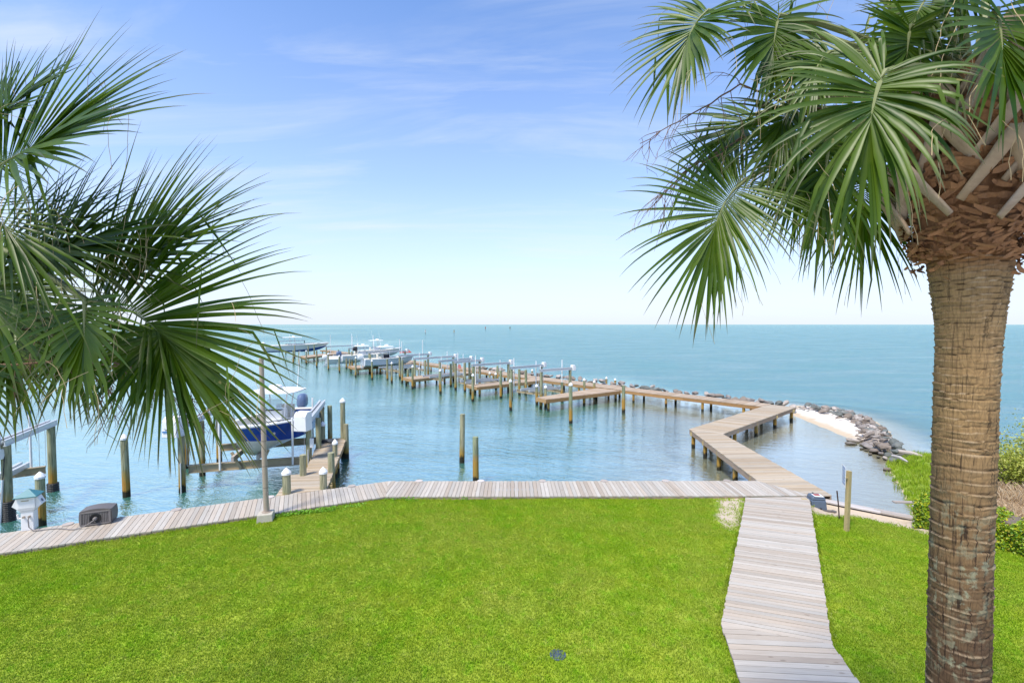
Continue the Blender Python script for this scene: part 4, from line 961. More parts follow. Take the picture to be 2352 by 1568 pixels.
RM = [rock_mesh(i, False) for i in range(9)]; RD = [rock_mesh(20 + i, True) for i in range(3)]
rr = random.Random(5); nrock = [0]; far_mb = MB()
def rock(x, y, z, s, dark=False):
    me = rr.choice(RD if dark else RM); rot = Matrix.Rotation(rr.uniform(0, 6.3), 3, 'Z') @ Matrix.Rotation(rr.uniform(-.4, .4), 3, 'X') @ Matrix.Rotation(rr.uniform(-.4, .4), 3, 'Y')
    sc = Vector((s * rr.uniform(.85, 1.35), s * rr.uniform(.8, 1.1), s * rr.uniform(.65, .95)))
    if nrock[0] < 295:
        o = bpy.data.objects.new('rock', me); COL.objects.link(o); o.parent = rocks; o.location = Vector((x, y, z)) - WL[rocks]; o.rotation_euler = rot.to_euler(); o.scale = sc; nrock[0] += 1
    else:
        vs = [rot @ Vector((v.co.x * sc.x, v.co.y * sc.y, v.co.z * sc.z)) + Vector((x, y, z)) for v in me.vertices]
        far_mb.add(vs, [tuple(p.vertices) for p in me.polygons], rr.uniform(.01, .99))
mass = [V2(W(x, y, .25)) for x, y in ((1832, 929), (1905, 938), (1960, 950), (2012, 968), (2040, 988), (2052, 1012), (2076, 1030), (2112, 1044), (2088, 1054), (2040, 1049), (2000, 1028), (1976, 1012), (1970, 990), (1957, 974), (1905, 953), (1842, 939))]
xs_ = [p.x for p in mass]; ys_ = [p.y for p in mass]; placed = []
for pas, (smin, smax, nt, lay) in enumerate(((.5, .72, 130, 0), (.34, .54, 1000, 0), (.26, .40, 1600, 0), (.30, .56, 900, 1), (.18, .26, 1500, 0))):
    for _ in range(nt):
        x, y = rr.uniform(min(xs_), max(xs_)), rr.uniform(min(ys_), max(ys_)); sd = sdist(np.array([x]), np.array([y]), mass)[0]; s = rr.uniform(smin, smax)
        if sd < (.18 if not lay else .55) - .1 * pas or any((x - a) ** 2 + (y - b) ** 2 < ((s + c) * .44) ** 2 and l == lay for a, b, c, l in placed): continue
        placed.append((x, y, s, lay))
placed.sort(key=lambda q: q[1])
for x, y, s, lay in placed:
    pxx = CX + x / y * F; sd = sdist(np.array([x]), np.array([y]), mass)[0]
    dk = (pxx < 1975 and rr.random() < .6) or (pxx > 2055 and sd < .6) or (sd < .5 and pxx > 2000 and rr.random() < .45)
    rock(x, y, .06 + lay * .30 + min(sd, 1.5) * .16, s, dk)
for lbx, lby, s in ((1958, 1013, .5), (1932, 1128 - 9999, 0)):
    if s: p = W(lbx, lby, .03); rock(p.x, p.y, .08, s)
line = []
for i in range(4):
    a, b = FP[i], FP[i + 1]; L = (b - a).length; d = (b - a).normalized(); n = Vector((d.y, -d.x)); t = -.5 if i == 0 else 0
    while t < L:
        for row in range(3):
            off = .9 + row * .75 + rr.uniform(-.3, .3); c = a + d * (t + rr.uniform(-.3, .3)) + n * off; line.append((c.x, c.y, (.50, .80, .40)[row] + rr.uniform(-.12, .14), rr.uniform(.40, .82)))
        t += .60
    if i == 3: break
line = [l for l in line if CX + l[0] / l[1] * F > 1085]
line.sort(key=lambda q: q[1])
for x, y, z, s in line: rock(x, y, z, s, rr.random() < .15)
if far_mb.v: tag(far_mb.build('far_rocks', M['rock'], rocks), kind='stuff')
p = W(1932, 1164 - 20, .0)
o = bpy.data.objects.new('rock', RM[3]); COL.objects.link(o); q = W(2038, 1078, .05); o.location = q; o.scale = (.30, .24, .2); tag(o, 'small dark rock lying alone in the shallow pool edge near the grassy bank', 'rock')
o = bpy.data.objects.new('rock', RM[5]); COL.objects.link(o); q = W(1953, 1018, .05); o.location = q; o.scale = (.5, .4, .3); tag(o, 'lone brown rock in shallow water beside the tip of the rock pile', 'rock')
# driftwood on the bank
for x0, y0, x1, y1, r, lb in ((2062, 1036, 2126, 1050, .09, 'long pale driftwood log on the seaward edge of the grassy bank'), (2050, 1046, 2085, 1060, .06, 'short weathered driftwood branch at the tip of the grassy bank')):
    p, q = W(x0, y0, .42), W(x1, y1, .42); m_ = (p + q) / 2; t_ = MB().tube([p, m_ + Vector((0, 0, .05)), q], [r, r * 1.1, r * .6], 8).build('driftwood_log', M['drift'], at=m_); tag(t_, lb, 'log')

# ------------------------------------------------------------------ palms
DOWN = Vector((0, 0, -1))
def frond(palm, hub, tip, nrm, seed, nseg=46, spread=122, droop=.9, curl=.35, wid=.036, base=None, snap=.10, threads=7, petr=.021, bulge=.15, cf=.36, jit=2.2, dens=1.0, shrink=.20, sp2=None, sh2=None, len0=.80, lowend=False):
    R_ = random.Random(seed); a = tip - hub; R = a.length; a.normalize(); n = Vector(nrm); n = (n - a * n.dot(a)).normalized(); s = a.cross(n)
    Lc = cf * R; cp = [Vector(hub)]; cd = [a.copy()]
    for j in range(1, 13):
        d = (cd[-1] + DOWN * (curl / 12) * (1 + j / 12)).normalized(); cd.append(d); cp.append(cp[-1] + d * (Lc / 12))
    vs, fs, rn, tp = [], [], [], []; ends = []; K = 10
    for i in range(nseg):
        uu = -1 + 2 * i / (nseg - 1); sg = 1 if uu >= 0 else -1; au = abs(uu) ** dens; tpos = max(0.0, 1 - au) ** .85 * 12; tpos = 12 * (1 - .16 * au) if (lowend and sg > 0 and i % 4) else tpos; j = min(11, int(tpos)); f = tpos - j
        o = cp[j].lerp(cp[j + 1], f); dc = cd[j].lerp(cd[j + 1], f).normalized(); th = rad(au ** .92 * (spread if sg > 0 or sp2 is None else sp2) + R_.uniform(-jit, jit))
        ns = (n - dc * n.dot(dc)).normalized(); d = (dc * math.cos(th) + s * (sg * math.sin(th)) + ns * (.30 * abs(math.sin(th)) * (1 - .5 * au) + R_.uniform(-.025, .025) * jit)).normalized()
        L = R * (len0 - (shrink if sg > 0 or sh2 is None else sh2) * au) * R_.uniform(.82, 1.07); snap_k = R_.randint(4, 7) if R_.random() < snap else 99
        dr = droop * R_.uniform(.6, 1.4); W_ = wid * R_.uniform(.85, 1.1) * (1 - .25 * au); r0 = R_.random(); b0 = len(vs); p = o.copy(); tj = R_.uniform(-.08, .06)
        for k in range(K + 1):
            t = k / K; sn = (ns - d * ns.dot(d)); sn = sn.normalized() if sn.length > 1e-4 else s.copy(); wv = d.cross(sn)
            w = W_ * (.22 + .78 * min(1, t / .30)) * (max(0.0, 1 - max(0.0, t - .30) / .70) ** .95 if t < 1 else 0) + .0006
            fold = .42 * (1 - .6 * t)
            vs += [p - wv * w * .5 + sn * (w * fold * .5), p.copy(), p + wv * w * .5 + sn * (w * fold * .5)]; tp += [t + tj] * 3
            if k < K:
                b = b0 + 3 * k; fs += [(b, b + 1, b + 4, b + 3), (b + 1, b + 2, b + 5, b + 4)]; rn += [r0, r0 * .9 + .05]
            d = (d + DOWN * (dr * L / K * (.25 + 2.3 * t * t)) + Vector((R_.uniform(-.012, .012), R_.uniform(-.012, .012), 0))).normalized()
            if k == snap_k: d = (d * .35 + DOWN * .95 + Vector((R_.uniform(-.3, .3), R_.uniform(-.3, .3), 0))).normalized()
            p = p + d * (L / K)
            if k == 5: ends.append(p.copy())
    me = bpy.data.meshes.new('frond'); og = Vector(hub); me.from_pydata([tuple(v - og) for v in vs], [], fs); me.update()
    x = me.attributes.new('rnd', 'FLOAT', 'FACE'); x.data.foreach_set('value', rn); x = me.attributes.new('tip', 'FLOAT', 'POINT'); x.data.foreach_set('value', tp)
    me.polygons.foreach_set('use_smooth', [True] * len(fs)); me.materials.append(M['frond']); fo = bpy.data.objects.new('frond', me); COL.objects.link(fo); fo.parent = palm; fo.location = og - WL[palm]; WL[fo] = og
    pb = Vector(base); mdl = (pb + hub) / 2 + Vector((0, 0, bulge)); path_ = []
    for k in range(9):
        t = k / 8; path_.append(pb * (1 - t) ** 2 + mdl * (2 * t * (1 - t)) + Vector(hub) * t * t)
    MB().tube(path_ + cp[3::3], [petr * 1.9] + [petr * (1.5 - .7 * k / 8) for k in range(1, 9)] + [petr * .6, petr * .4, petr * .25, petr * .1], 7, flat=.7).build('petiole', M['petiole'], fo)
    if threads:
        mb = MB()
        for _ in range(threads):
            p = R_.choice(ends); pts = [p.copy()]; dd_ = Vector((R_.uniform(-.7, .7), R_.uniform(-.5, .5), R_.uniform(-.9, .1))).normalized()
            for k in range(7):
                dd_ = (dd_ + DOWN * .22 + Vector((R_.uniform(-.35, .35), R_.uniform(-.25, .25), R_.uniform(-.15, .15)))).normalized(); pts.append(pts[-1] + dd_ * R_.uniform(.03, .07))
            mb.tube(pts, .0015, 3, cap=False)
        tag(mb.build('thread', M['thread'], fo), kind='stuff')
    return fo

def trunk(palm, pts, nseg=56, fine=(3.6, 7.0)):
    """pts: (centre x, y, z, radius) from the ground up; leaf scar rings with grooves"""
    R_ = random.Random(9); P = np.array(pts); zs = [P[0, 2]]
    while zs[-1] < P[-1, 2]: zs.append(zs[-1] + (.0085 if fine[0] < zs[-1] < fine[1] else .05))
    zs = np.array(zs); cx = np.interp(zs, P[:, 2], P[:, 0]); cy = np.interp(zs, P[:, 2], P[:, 1]); rr_ = np.interp(zs, P[:, 2], P[:, 3])
    th = np.linspace(0, 2 * math.pi, nseg, endpoint=False); TH, Z = np.meshgrid(th, zs)
    bnd = [P[0, 2] - .1]
    while bnd[-1] < P[-1, 2] + .2: bnd.append(bnd[-1] + R_.uniform(.055, .105) * (1.0 if bnd[-1] < 5.3 else .62 if bnd[-1] < 6.1 else .42))
    bnd = np.array(bnd); rngs = np.random.RandomState(4)
    Ze = Z + .012 * np.sin(TH + 1.0 + Z * .9) + .006 * np.sin(2 * TH + Z * 3.1) + .0035 * np.sin(5 * TH + Z * 7) + .002 * np.sin(11 * TH + Z * 23)
    k = np.searchsorted(bnd, Ze) - 1; fr = (Ze - bnd[k]) / (bnd[k + 1] - bnd[k]); amp = rngs.uniform(.35, 1.3, len(bnd))[k]
    prof = np.where(fr < .20, -.9 * (1 - fr / .20), np.where(fr > .55, ((fr - .55) / .45) ** 1.5 * .9, 0)) * amp
    Rr = rr_[:, None] * (1 + .070 * prof * (.75 + .45 * np.sin(4 * TH + k * 1.7)) + .012 * np.sin(2 * TH + 2 * Z) + .010 * np.sin(3 * TH - 1.3 * Z) + .010 * rngs.normal(size=Z.shape))
    groove = np.where(fr < .22, 1 - fr / .22, 0) * np.clip(amp * 1.2, 0, 1); ridge = np.where(fr > .84, (fr - .84) / .16, 0) * amp * (.5 + .5 * np.sin(3 * TH + Z * 5))
    V = np.stack([cx[:, None] + np.cos(TH) * Rr, cy[:, None] + np.sin(TH) * Rr, Z], -1).reshape(-1, 3); m = len(zs); idx = np.arange(m * nseg).reshape(m, nseg); nx = np.roll(idx, -1, 1)
    q = np.stack([idx[:-1], nx[:-1], nx[1:], idx[1:]], -1).reshape(-1, 4)
    og = np.array(WL[palm]); me = bpy.data.meshes.new('trunk'); me.from_pydata((V - og).tolist(), [], q.tolist()); me.update()
    for nm, a in (('groove', groove), ('ridge', np.clip(ridge, 0, 1))): x = me.attributes.new(nm, 'FLOAT', 'POINT'); x.data.foreach_set('value', a.ravel())
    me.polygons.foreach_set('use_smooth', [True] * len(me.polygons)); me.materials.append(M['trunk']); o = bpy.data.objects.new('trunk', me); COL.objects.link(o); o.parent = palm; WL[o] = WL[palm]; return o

def crown_base(palm, c, z0, z1, r0, r1, seed, nboot=32, nflake=1100, hi=True):
    """fibre mat of shredded leaf bases and the criss cross of cut, split boots above it"""
    R_ = random.Random(seed); mb = MB()
    mb.lathe((c.x, c.y, 0), [(r0 * .96, z0), (r0 * 1.02, z0 + .1), (r0 * 1.10, z0 + .25), (r1 * .86, z0 + .45), (r1 * .78, z1)], 28, rfun=lambda j, k: 1 + .05 * math.sin(k * 3.7 + j * 2.1))
    for _ in range(nflake):
        t = R_.random() ** 1.35; z = z0 + t * (z1 - z0) * .72 - (R_.random() ** 2 * .16 if R_.random() < .35 else 0); a = R_.uniform(0, 6.283); r = (r0 + (r1 - r0) * min(1, t * 1.7)) * R_.uniform(.93, 1.07); L = R_.uniform(.03, .085) * (1 + 1.3 * t); h = R_.uniform(.010, .026) * (1 + 1.6 * t); tl = R_.uniform(-.7, .7)
        pts_ = []
        for k in range(4):
            s_ = k / 3 - .5; an = a + s_ * L / r; pr = r + (.012 if k in (0, 3) else 0) + R_.uniform(0, .025); zz = z + s_ * L * tl; hw = h * (.25 if k in (0, 3) else .5)
            pts_ += [(c.x + math.cos(an) * pr, c.y + math.sin(an) * pr, zz - hw), (c.x + math.cos(an) * (pr + .012), c.y + math.sin(an) * (pr + .012), zz + hw)]
        mb.add(pts_, [(0, 2, 3, 1), (2, 4, 5, 3), (4, 6, 7, 5)], R_.uniform(.01, .99))
    tag(mb.build('fibre_mat', M['fibre'], palm), kind='stuff')
    for i in range(nboot):
        a = i * 2.399 + R_.uniform(-.2, .2); z = z0 + .30 + (z1 - z0 - .25) * (i / nboot) ** 1.1; rb = r1 * R_.uniform(.86, .96); o = Vector((c.x, c.y, 0)); out = Vector((math.cos(a), math.sin(a), 0)); tn = Vector((-math.sin(a), math.cos(a), 0)); m2 = MB()
        for sgn in (-1, 1):
            pts_ = []; rs = []
            for k in range(6):
                t = k / 5; pts_.append(o + out * (rb + .05 * math.sin(t * 2.2) + .13 * t * t) + tn * (sgn * (.17 * (1 - t) ** 1.2)) + Vector((0, 0, z - .16 + .36 * t))); rs.append(.030 + .020 * t if t < 1 else .038)
            m2.tube(pts_, rs, 8, flat=.42)
        m2.build('boot', M['boot'], palm, smooth=True)
def stalk(palm, pts, seed, nbr=16, blen=.30, r=.010, sub=3):
    R_ = random.Random(seed); P = [Vector(p) for p in pts]; path_ = []
    for i in range(len(P) - 1):
        for k in range(5): path_.append(P[i].lerp(P[i + 1], k / 5) + Vector((0, 0, R_.uniform(-.008, .008))))
    path_.append(P[-1]); mb = MB(); m = len(path_); mb.tube(path_, [r * (1 - .75 * i / (m - 1)) for i in range(m)], 6)
    for b in range(nbr):
        i = int(m * (.25 + .73 * b / nbr)); p = path_[min(i, m - 1)]; d = (path_[min(i + 1, m - 1)] - path_[max(i - 1, 0)]).normalized()
        d = (d * .5 + Vector((R_.uniform(-.9, .6), R_.uniform(-.5, .5), R_.uniform(-1.0, .15)))).normalized(); pp = [p.copy()]; L = blen * R_.uniform(.5, 1.2)
        for k in range(6): d = (d + DOWN * .12 + Vector((R_.uniform(-.28, .28), R_.uniform(-.28, .28), R_.uniform(-.15, .15)))).normalized(); pp.append(pp[-1] + d * L / 6)
        mb.tube(pp, [r * .36 * (1 - .7 * k / 6) for k in range(7)], 4, cap=False)
        for s_ in range(sub):
            q = pp[R_.randint(1, 5)]; e = (d + Vector((R_.uniform(-1, 1), R_.uniform(-1, 1), R_.uniform(-1, .2)))).normalized(); t_ = [q.copy()]
            for k in range(4): e = (e + Vector((R_.uniform(-.5, .5), R_.uniform(-.5, .5), R_.uniform(-.5, .2)))).normalized(); t_.append(t_[-1] + e * L * .11)
            mb.tube(t_, [r * .2, r * .2, r * .17, r * .13, r * .1], 3, cap=False)
    return mb.build('flower_stalk', M['twig'], palm)

# right palm
DP = 3.1
tp_px = [(2150, 3400, 88), (2190, 2400, 82), (2200, 1568, 79), (2204, 1400, 77), (2207, 1250, 76), (2212, 1100, 77), (2217, 900, 78), (2222, 800, 79), (2224, 745, 83), (2225, 680, 92), (2225, 610, 103), (2224, 560, 108), (2222, 520, 112), (2224, 440, 105)]
TP = []
for x, y, hw in tp_px:
    p = PD(x, y, DP); TP.append((p.x, p.y, p.z, hw * DP / (F * 1.396)))
TP[0] = (TP[0][0], TP[0][1], ZL - .25, .21); TP[1] = (TP[2][0], TP[1][1], 2.4, .168); TP[0] = (TP[2][0] - .06, TP[0][1], ZL - .25, .22)
rp = empty('palm_tree', (TP[0][0], TP[0][1], ZL), 'tall cabbage palm with ringed brown trunk standing on the right of the lawn', 'palm tree')
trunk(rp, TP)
cb = PD(2224, 300, DP); crown_base(rp, cb, PD(2224, 590, DP).z, PD(2224, 170, DP).z, .228, .33, 3)
CB = PD(2235, 215, DP)
def RB(h, t, nrm, seed, **k):
    hub, tip = PD(*h), PD(*t); d = (hub - CB); d.z *= .6; base = CB + d.normalized() * .12; return frond(rp, hub, tip, nrm, seed, base=base, **k)
TC = (-.25, -.75, .6)
RB((1712, 415, 3.35), (1430, 560, 3.2), (-.25, -.85, .45), 101, nseg=78, spread=128, droop=.75, curl=1.25, wid=.032, cf=.46, jit=3)
RB((2030, 165, 2.45), (1860, 520, 2.25), (-.28, -.72, .64), 102, nseg=76, spread=162, sp2=128, sh2=.40, droop=2.1, curl=.8, wid=.036, snap=.22, petr=.026, jit=7, cf=.30)
RB((1625, 25, 3.3), (1420, 175, 3.2), (-.3, -.65, .7), 103, nseg=62, spread=118, droop=.9, curl=.8, jit=4)
RB((1790, 35, 3.15), (1725, 235, 3.1), (-.1, -.9, .3), 104, nseg=58, spread=112, droop=1.3, curl=.9, jit=5)
RB((1735, 262, 3.7), (1520, 372, 3.55), (-.3, -.6, .7), 105, nseg=56, spread=100, droop=.65, curl=.4)
RB((1985, 380, 3.7), (1975, 690, 3.6), (-.1, -.95, .2), 106, nseg=54, spread=100, droop=.8, curl=.5, wid=.03)
RB((1850, 300, 3.4), (1800, 560, 3.3), (-.2, -.9, .3), 107, nseg=52, spread=96, droop=.9, curl=.5, wid=.032)
RB((1950, -60, 3.4), (1740, -30, 3.5), (0, -.5, .85), 108, nseg=40, spread=110, droop=.8)
RB((2140, -20, 3.0), (2010, 130, 2.9), (-.2, -.7, .6), 109, nseg=38, spread=120, droop=.7)
RB((2290, 20, 2.55), (2340, 330, 2.4), (.1, -.95, .3), 110, nseg=36, spread=105, droop=.7, wid=.042)
RB((2440, 110, 2.8), (2470, 380, 2.7), (.2, -.9, .35), 111, nseg=36, spread=120, droop=.7)
RB((1905, 120, 3.0), (1760, 215, 2.95), (-.2, -.8, .55), 120, nseg=60, spread=115, droop=1.2, curl=.8, wid=.03, jit=5)
RB((2090, 60, 2.9), (2060, 260, 2.85), (-.1, -.85, .4), 121, nseg=54, spread=130, droop=1.0, curl=.6, wid=.032, jit=6)
RB((1840, 235, 3.3), (1640, 330, 3.25), (-.25, -.8, .5), 122, nseg=60, spread=105, droop=1.0, curl=.9, wid=.028, jit=4)
RB((1905, 330, 3.25), (1850, 640, 3.2), (-.1, -.9, .3), 123, nseg=50, spread=80, droop=1.2, curl=.6, wid=.030, jit=5)
RB((2170, -150, 2.7), (2290, 60, 2.4), (.1, -.8, .5), 112, nseg=36, spread=120, droop=.9)
RB((2300, -250, 3.2), (2250, -620, 3.1), (.1, -.6, -.6), 113, nseg=36)
RB((2550, -150, 3.2), (2800, -260, 3.2), (.1, -.4, .9), 114, nseg=36)
RB((2600, 150, 3.6), (2860, 260, 3.8), (.2, -.1, .9), 115, nseg=36)
RB((2400, 30, 3.9), (2520, 20, 4.9), (0, -.2, .9), 116, nseg=36)
RB((2080, 90, 3.9), (1900, 140, 4.6), (-.1, -.2, .9), 117, nseg=36)
RB((1985, 225, 4.0), (1880, 470, 4.3), (-.1, -.6, .7), 118, nseg=36, spread=100)
stalk(rp, [PD(2120, 270, 3.2), PD(1900, 255, 3.2), PD(1700, 195, 3.3), PD(1590, 262, 3.3), PD(1470, 330, 3.3)], 1, 18, .30)
stalk(rp, [PD(2120, 330, 3.4), PD(1900, 270, 3.5), PD(1700, 318, 3.5), PD(1580, 390, 3.5), PD(1515, 455, 3.5)], 2, 26, .42)
stalk(rp, [PD(2100, 380, 3.5), PD(1900, 330, 3.6), PD(1760, 360, 3.6), PD(1640, 500, 3.6)], 3, 22, .38)

# left palm: its trunk stands just outside the picture
lpb = PD(-260, 620, 3.3)
lpalm = empty('palm_tree', (lpb.x, lpb.y, ZL), 'cabbage palm at the left edge whose fans hang in front of the basin', 'palm tree')
trunk(lpalm, [(lpb.x, lpb.y, ZL - .25, .21), (lpb.x, lpb.y, 3, .165), (lpb.x, lpb.y, lpb.z - .6, .16), (lpb.x, lpb.y, lpb.z - .1, .22)], 32, (9, 9))
crown_base(lpalm, lpb, lpb.z - .15, lpb.z + .75, .23, .33, 8, 12, 150)
LCB = lpb + Vector((0, 0, .45))
def LB(h, t, nrm, seed, **k):
    hub, tip = PD(*h), PD(*t); d = hub - LCB; d.z *= .6; return frond(lpalm, hub, tip, nrm, seed, base=LCB + d.normalized() * .12, **k)
LB((205, 690, 3.15), (770, 696, 2.9), (.1, -.93, .35), 201, nseg=132, spread=152, sp2=84, droop=.32, curl=.62, wid=.037, threads=18, cf=.385, jit=4, dens=1.1, len0=.59, shrink=.28, sh2=-.17, lowend=True)
LB((-60, 420, 2.85), (330, 150, 2.75), (-.2, -.85, .45), 202, nseg=88, spread=110, droop=.30, curl=.1, wid=.042, threads=14, cf=.42, jit=4)
LB((195, 690, 2.75), (190, 965, 2.65), (0, -.95, .25), 203, nseg=30, spread=95, droop=.8, curl=.3, wid=.036, snap=.3)
LB((215, 655, 3.4), (560, 405, 3.3), (-.1, -.85, .5), 215, nseg=60, spread=70, droop=.35, curl=.1, wid=.034, jit=5)
LB((-30, 560, 3.1), (330, 470, 3.0), (-.1, -.8, .55), 216, nseg=60, spread=80, droop=.5, curl=.3, wid=.034, jit=5)
LB((60, 615, 3.05), (360, 420, 2.95), (-.1, -.85, .5), 217, nseg=64, spread=85, droop=.4, curl=.2, wid=.036, jit=5)
LB((-40, 300, 3.0), (150, 120, 2.95), (-.1, -.85, .5), 218, nseg=48, spread=80, droop=.3, curl=.1, wid=.038, jit=5)
LB((-70, 470, 2.6), (260, 560, 2.45), (.1, -.5, .85), 204, nseg=24, spread=62, droop=.85, curl=.5, wid=.026, snap=.05)
LB((10, 725, 3.3), (60, 980, 3.2), (.1, -.95, .2), 205, nseg=56, spread=95, droop=.7, curl=.4)
LB((150, 735, 3.7), (215, 965, 3.7), (.1, -.95, .2), 206, nseg=56, spread=100, droop=.7, curl=.5)
LB((300, 760, 3.8), (350, 930, 3.8), (.1, -.95, .2), 207, nseg=40, spread=95, droop=.7, curl=.5)
LB((-70, 620, 2.9), (90, 820, 2.75), (.2, -.9, .3), 208, nseg=52, spread=110, droop=.8, curl=.4)
LB((-30, 640, 3.5), (250, 700, 3.4), (.0, -.7, .7), 209, nseg=44, spread=95, droop=.8, curl=.4)
LB((-90, 800, 3.0), (-20, 1010, 2.9), (.2, -.9, .3), 210, nseg=36, spread=90, droop=.8, curl=.4)
LB((-420, 250, 3.3), (-480, -150, 3.3), (.2, -.6, -.5), 211, nseg=36)
LB((-520, 500, 3.0), (-900, 480, 2.8), (-.1, -.4, .9), 212, nseg=36)
LB((-300, 420, 4.0), (-320, 380, 5.2), (0, -.3, .9), 213, nseg=36)
LB((-100, 330, 3.9), (90, 380, 4.5), (.1, -.3, .9), 214, nseg=36, spread=100)
stalk(lpalm, [PD(-180, 860, 3.2), PD(0, 838, 3.2), PD(180, 828, 3.2), PD(420, 858, 3.2), PD(530, 905, 3.2)], 11, 14, .36)
stalk(lpalm, [PD(-180, 820, 3.4), PD(0, 772, 3.3), PD(130, 742, 3.3), PD(240, 860, 3.3), PD(260, 950, 3.3)], 12, 22, .36)
stalk(lpalm, [PD(100, 780, 3.5), PD(320, 850, 3.5), PD(400, 900, 3.5), PD(470, 925, 3.5)], 13, 18, .30)

# ------------------------------------------------------------------ hedge, shrub, dry grass, weeds
def leaves(mb, R_, p, size, out=None):
    d = Vector((R_.gauss(0, 1), R_.gauss(0, 1), R_.gauss(0, 1)))
    if out is not None: d = d * .7 + Vector(out) * 1.0
    d.normalize(); s = d.cross(Vector((R_.gauss(0, 1), R_.gauss(0, 1), R_.gauss(0, 1)))).normalized(); t = d.cross(s); L = size * R_.uniform(.7, 1.3)
    mb.add([p - t * L * .5, p + s * L * .32 + d * L * .06, p + t * L * .5, p - s * L * .32 + d * L * .06], [(0, 1, 2, 3)], R_.uniform(.01, .99) ** 1.2)
h0, h1 = W(2100, 1214, .70), W(2352, 1279, ZL); hd = V2(h1) - V2(h0); h1 = Vector((h0.x + hd.x * 1.55, h0.y + hd.y * 1.55, ZL)); hdn = hd.normalized(); hn = Vector((-hdn.y, hdn.x));
if hn.y < 0: hn = -hn
hedge = empty('hedge', (h0.x, h0.y, .7), 'clipped yellow green hedge along the right end of the lawn behind the palm trunk', 'hedge')
mb = MB(); R_ = random.Random(77); hl = (V2(h1) - V2(h0)).length; core = MB()
cpts = []
for u_ in np.linspace(.02, .98, 12):
    c = V2(h0) + hdn * (hl * u_) + hn * .5; cpts.append(c)
core.beam((cpts[0].x, cpts[0].y, 1.05), (cpts[-1].x, cpts[-1].y, 1.15), .72, .72)
core.build('branches', M['bark'], hedge)
for _ in range(15000):
    u_ = R_.random(); f_ = R_.random(); hh = .72 + .13 * u_ + .05 * math.sin(u_ * 19) + .04 * math.sin(u_ * 41 + 1)
    if f_ < .45: w_, z, out = R_.uniform(-.06, .05), R_.uniform(0, hh), (-hn.x, -hn.y, .2)
    elif f_ < .85: w_, z, out = R_.uniform(0, 1.0), hh + R_.uniform(-.06, .05), (0, 0, 1)
    else: w_, z, out = R_.uniform(0, 1.0), R_.uniform(0, hh), (-hdn.x, -hdn.y, .2); u_ = R_.uniform(-.02, .02)
    c = V2(h0) + hdn * (hl * u_) + hn * (w_ + .05 * math.sin(u_ * 23 + z * 5)); leaves(mb, R_, Vector((c.x, c.y, .70 + z)), .062, out)
mb.build('foliage', M['hedge'], hedge)
def shrub(name, c, rx, ry, rz, n, size, mat, label, seed, nb=9, cat='shrub'):
    R_ = random.Random(seed); o = empty(name, tuple(c), label, cat); br = MB(); fo = MB(); tips = []
    for b in range(nb):
        a = R_.uniform(0, 6.28); t = Vector((math.cos(a) * rx * R_.uniform(.3, .9), math.sin(a) * ry * R_.uniform(.3, .9), rz * R_.uniform(.7, 1.7))); p = Vector(c); path_ = [p.copy()]
        for k in range(1, 6): path_.append(Vector(c) + t * (k / 5) + Vector((R_.uniform(-.08, .08), R_.uniform(-.08, .08), 0))); tips.append(path_[-1])
        br.tube(path_, [.03, .024, .018, .013, .008, .004], 5)
    br.build('branch', M['bark'], o)
    for _ in range(n):
        t = R_.choice(tips); p = t + Vector((R_.gauss(0, rx * .22), R_.gauss(0, ry * .22), R_.gauss(0, rz * .20)))
        if p.z < c[2] + .1: continue
        leaves(fo, R_, p, size)
    fo.build('foliage', M[mat], o); return o
sc_ = W(2345, 1112, .7); shrub('shrub', sc_, 1.5, 1.2, 1.0, 7500, .085, 'shrub', 'feathery yellow green shrub by the water right of the palm trunk', 31, 18)
sc_ = W(2440, 1100, .7); shrub('shrub', sc_, 1.7, 1.3, 1.15, 6000, .085, 'shrub', 'taller feathery shrub at the right edge of the picture', 32, 16)
mb = MB()
for _ in range(5200):
    a = R_.random(); p = W(R_.uniform(2150, 2480), R_.uniform(1098, 1172), .62); z = max(beach_z(p.x, p.y), .1); h = R_.uniform(.10, .5) * (.5 + .5 * math.sin(p.x * 3 + p.y * 2) ** 2); dx, dy = R_.uniform(-.5, .5) * h, R_.uniform(-.5, .5) * h; w = .009
    mb.add([(p.x - w, p.y, z), (p.x + w, p.y, z), (p.x + dx * .5 + w * .7, p.y + dy * .5, z + h * .65), (p.x + dx, p.y + dy, z + h * .9)], [(0, 1, 2, 3)], R_.uniform(.01, .99))
tag(mb.build('dry_grass', M['drygrass'], at=tuple(W(2300, 1130, .6))), kind='stuff')
mb = MB()
for (xa, xb, ya, yb, n_) in ((632, 770, 1170, 1187, 420), (884, 960, 1144, 1152, 160), (1060, 1075, 1143, 1149, 50), (100, 420, 1236, 1260, 0), (700, 840, 1164, 1176, 160)):
    for _ in range(n_):
        u_ = R_.random(); yy = 1187 - (xa + (xb - xa) * u_ - 632) * .118 if xb < 880 else R_.uniform(ya, yb); yy += R_.uniform(-3, 4) if xb < 880 else 0; p = W(xa + (xb - xa) * u_, yy, ZL)
        leaves(mb, R_, p + Vector((0, 0, R_.uniform(.0, .10))), .055, (0, -.2, .8))
tag(mb.build('weeds', M['weed'], at=tuple(W(700, 1178, ZL))), kind='stuff')

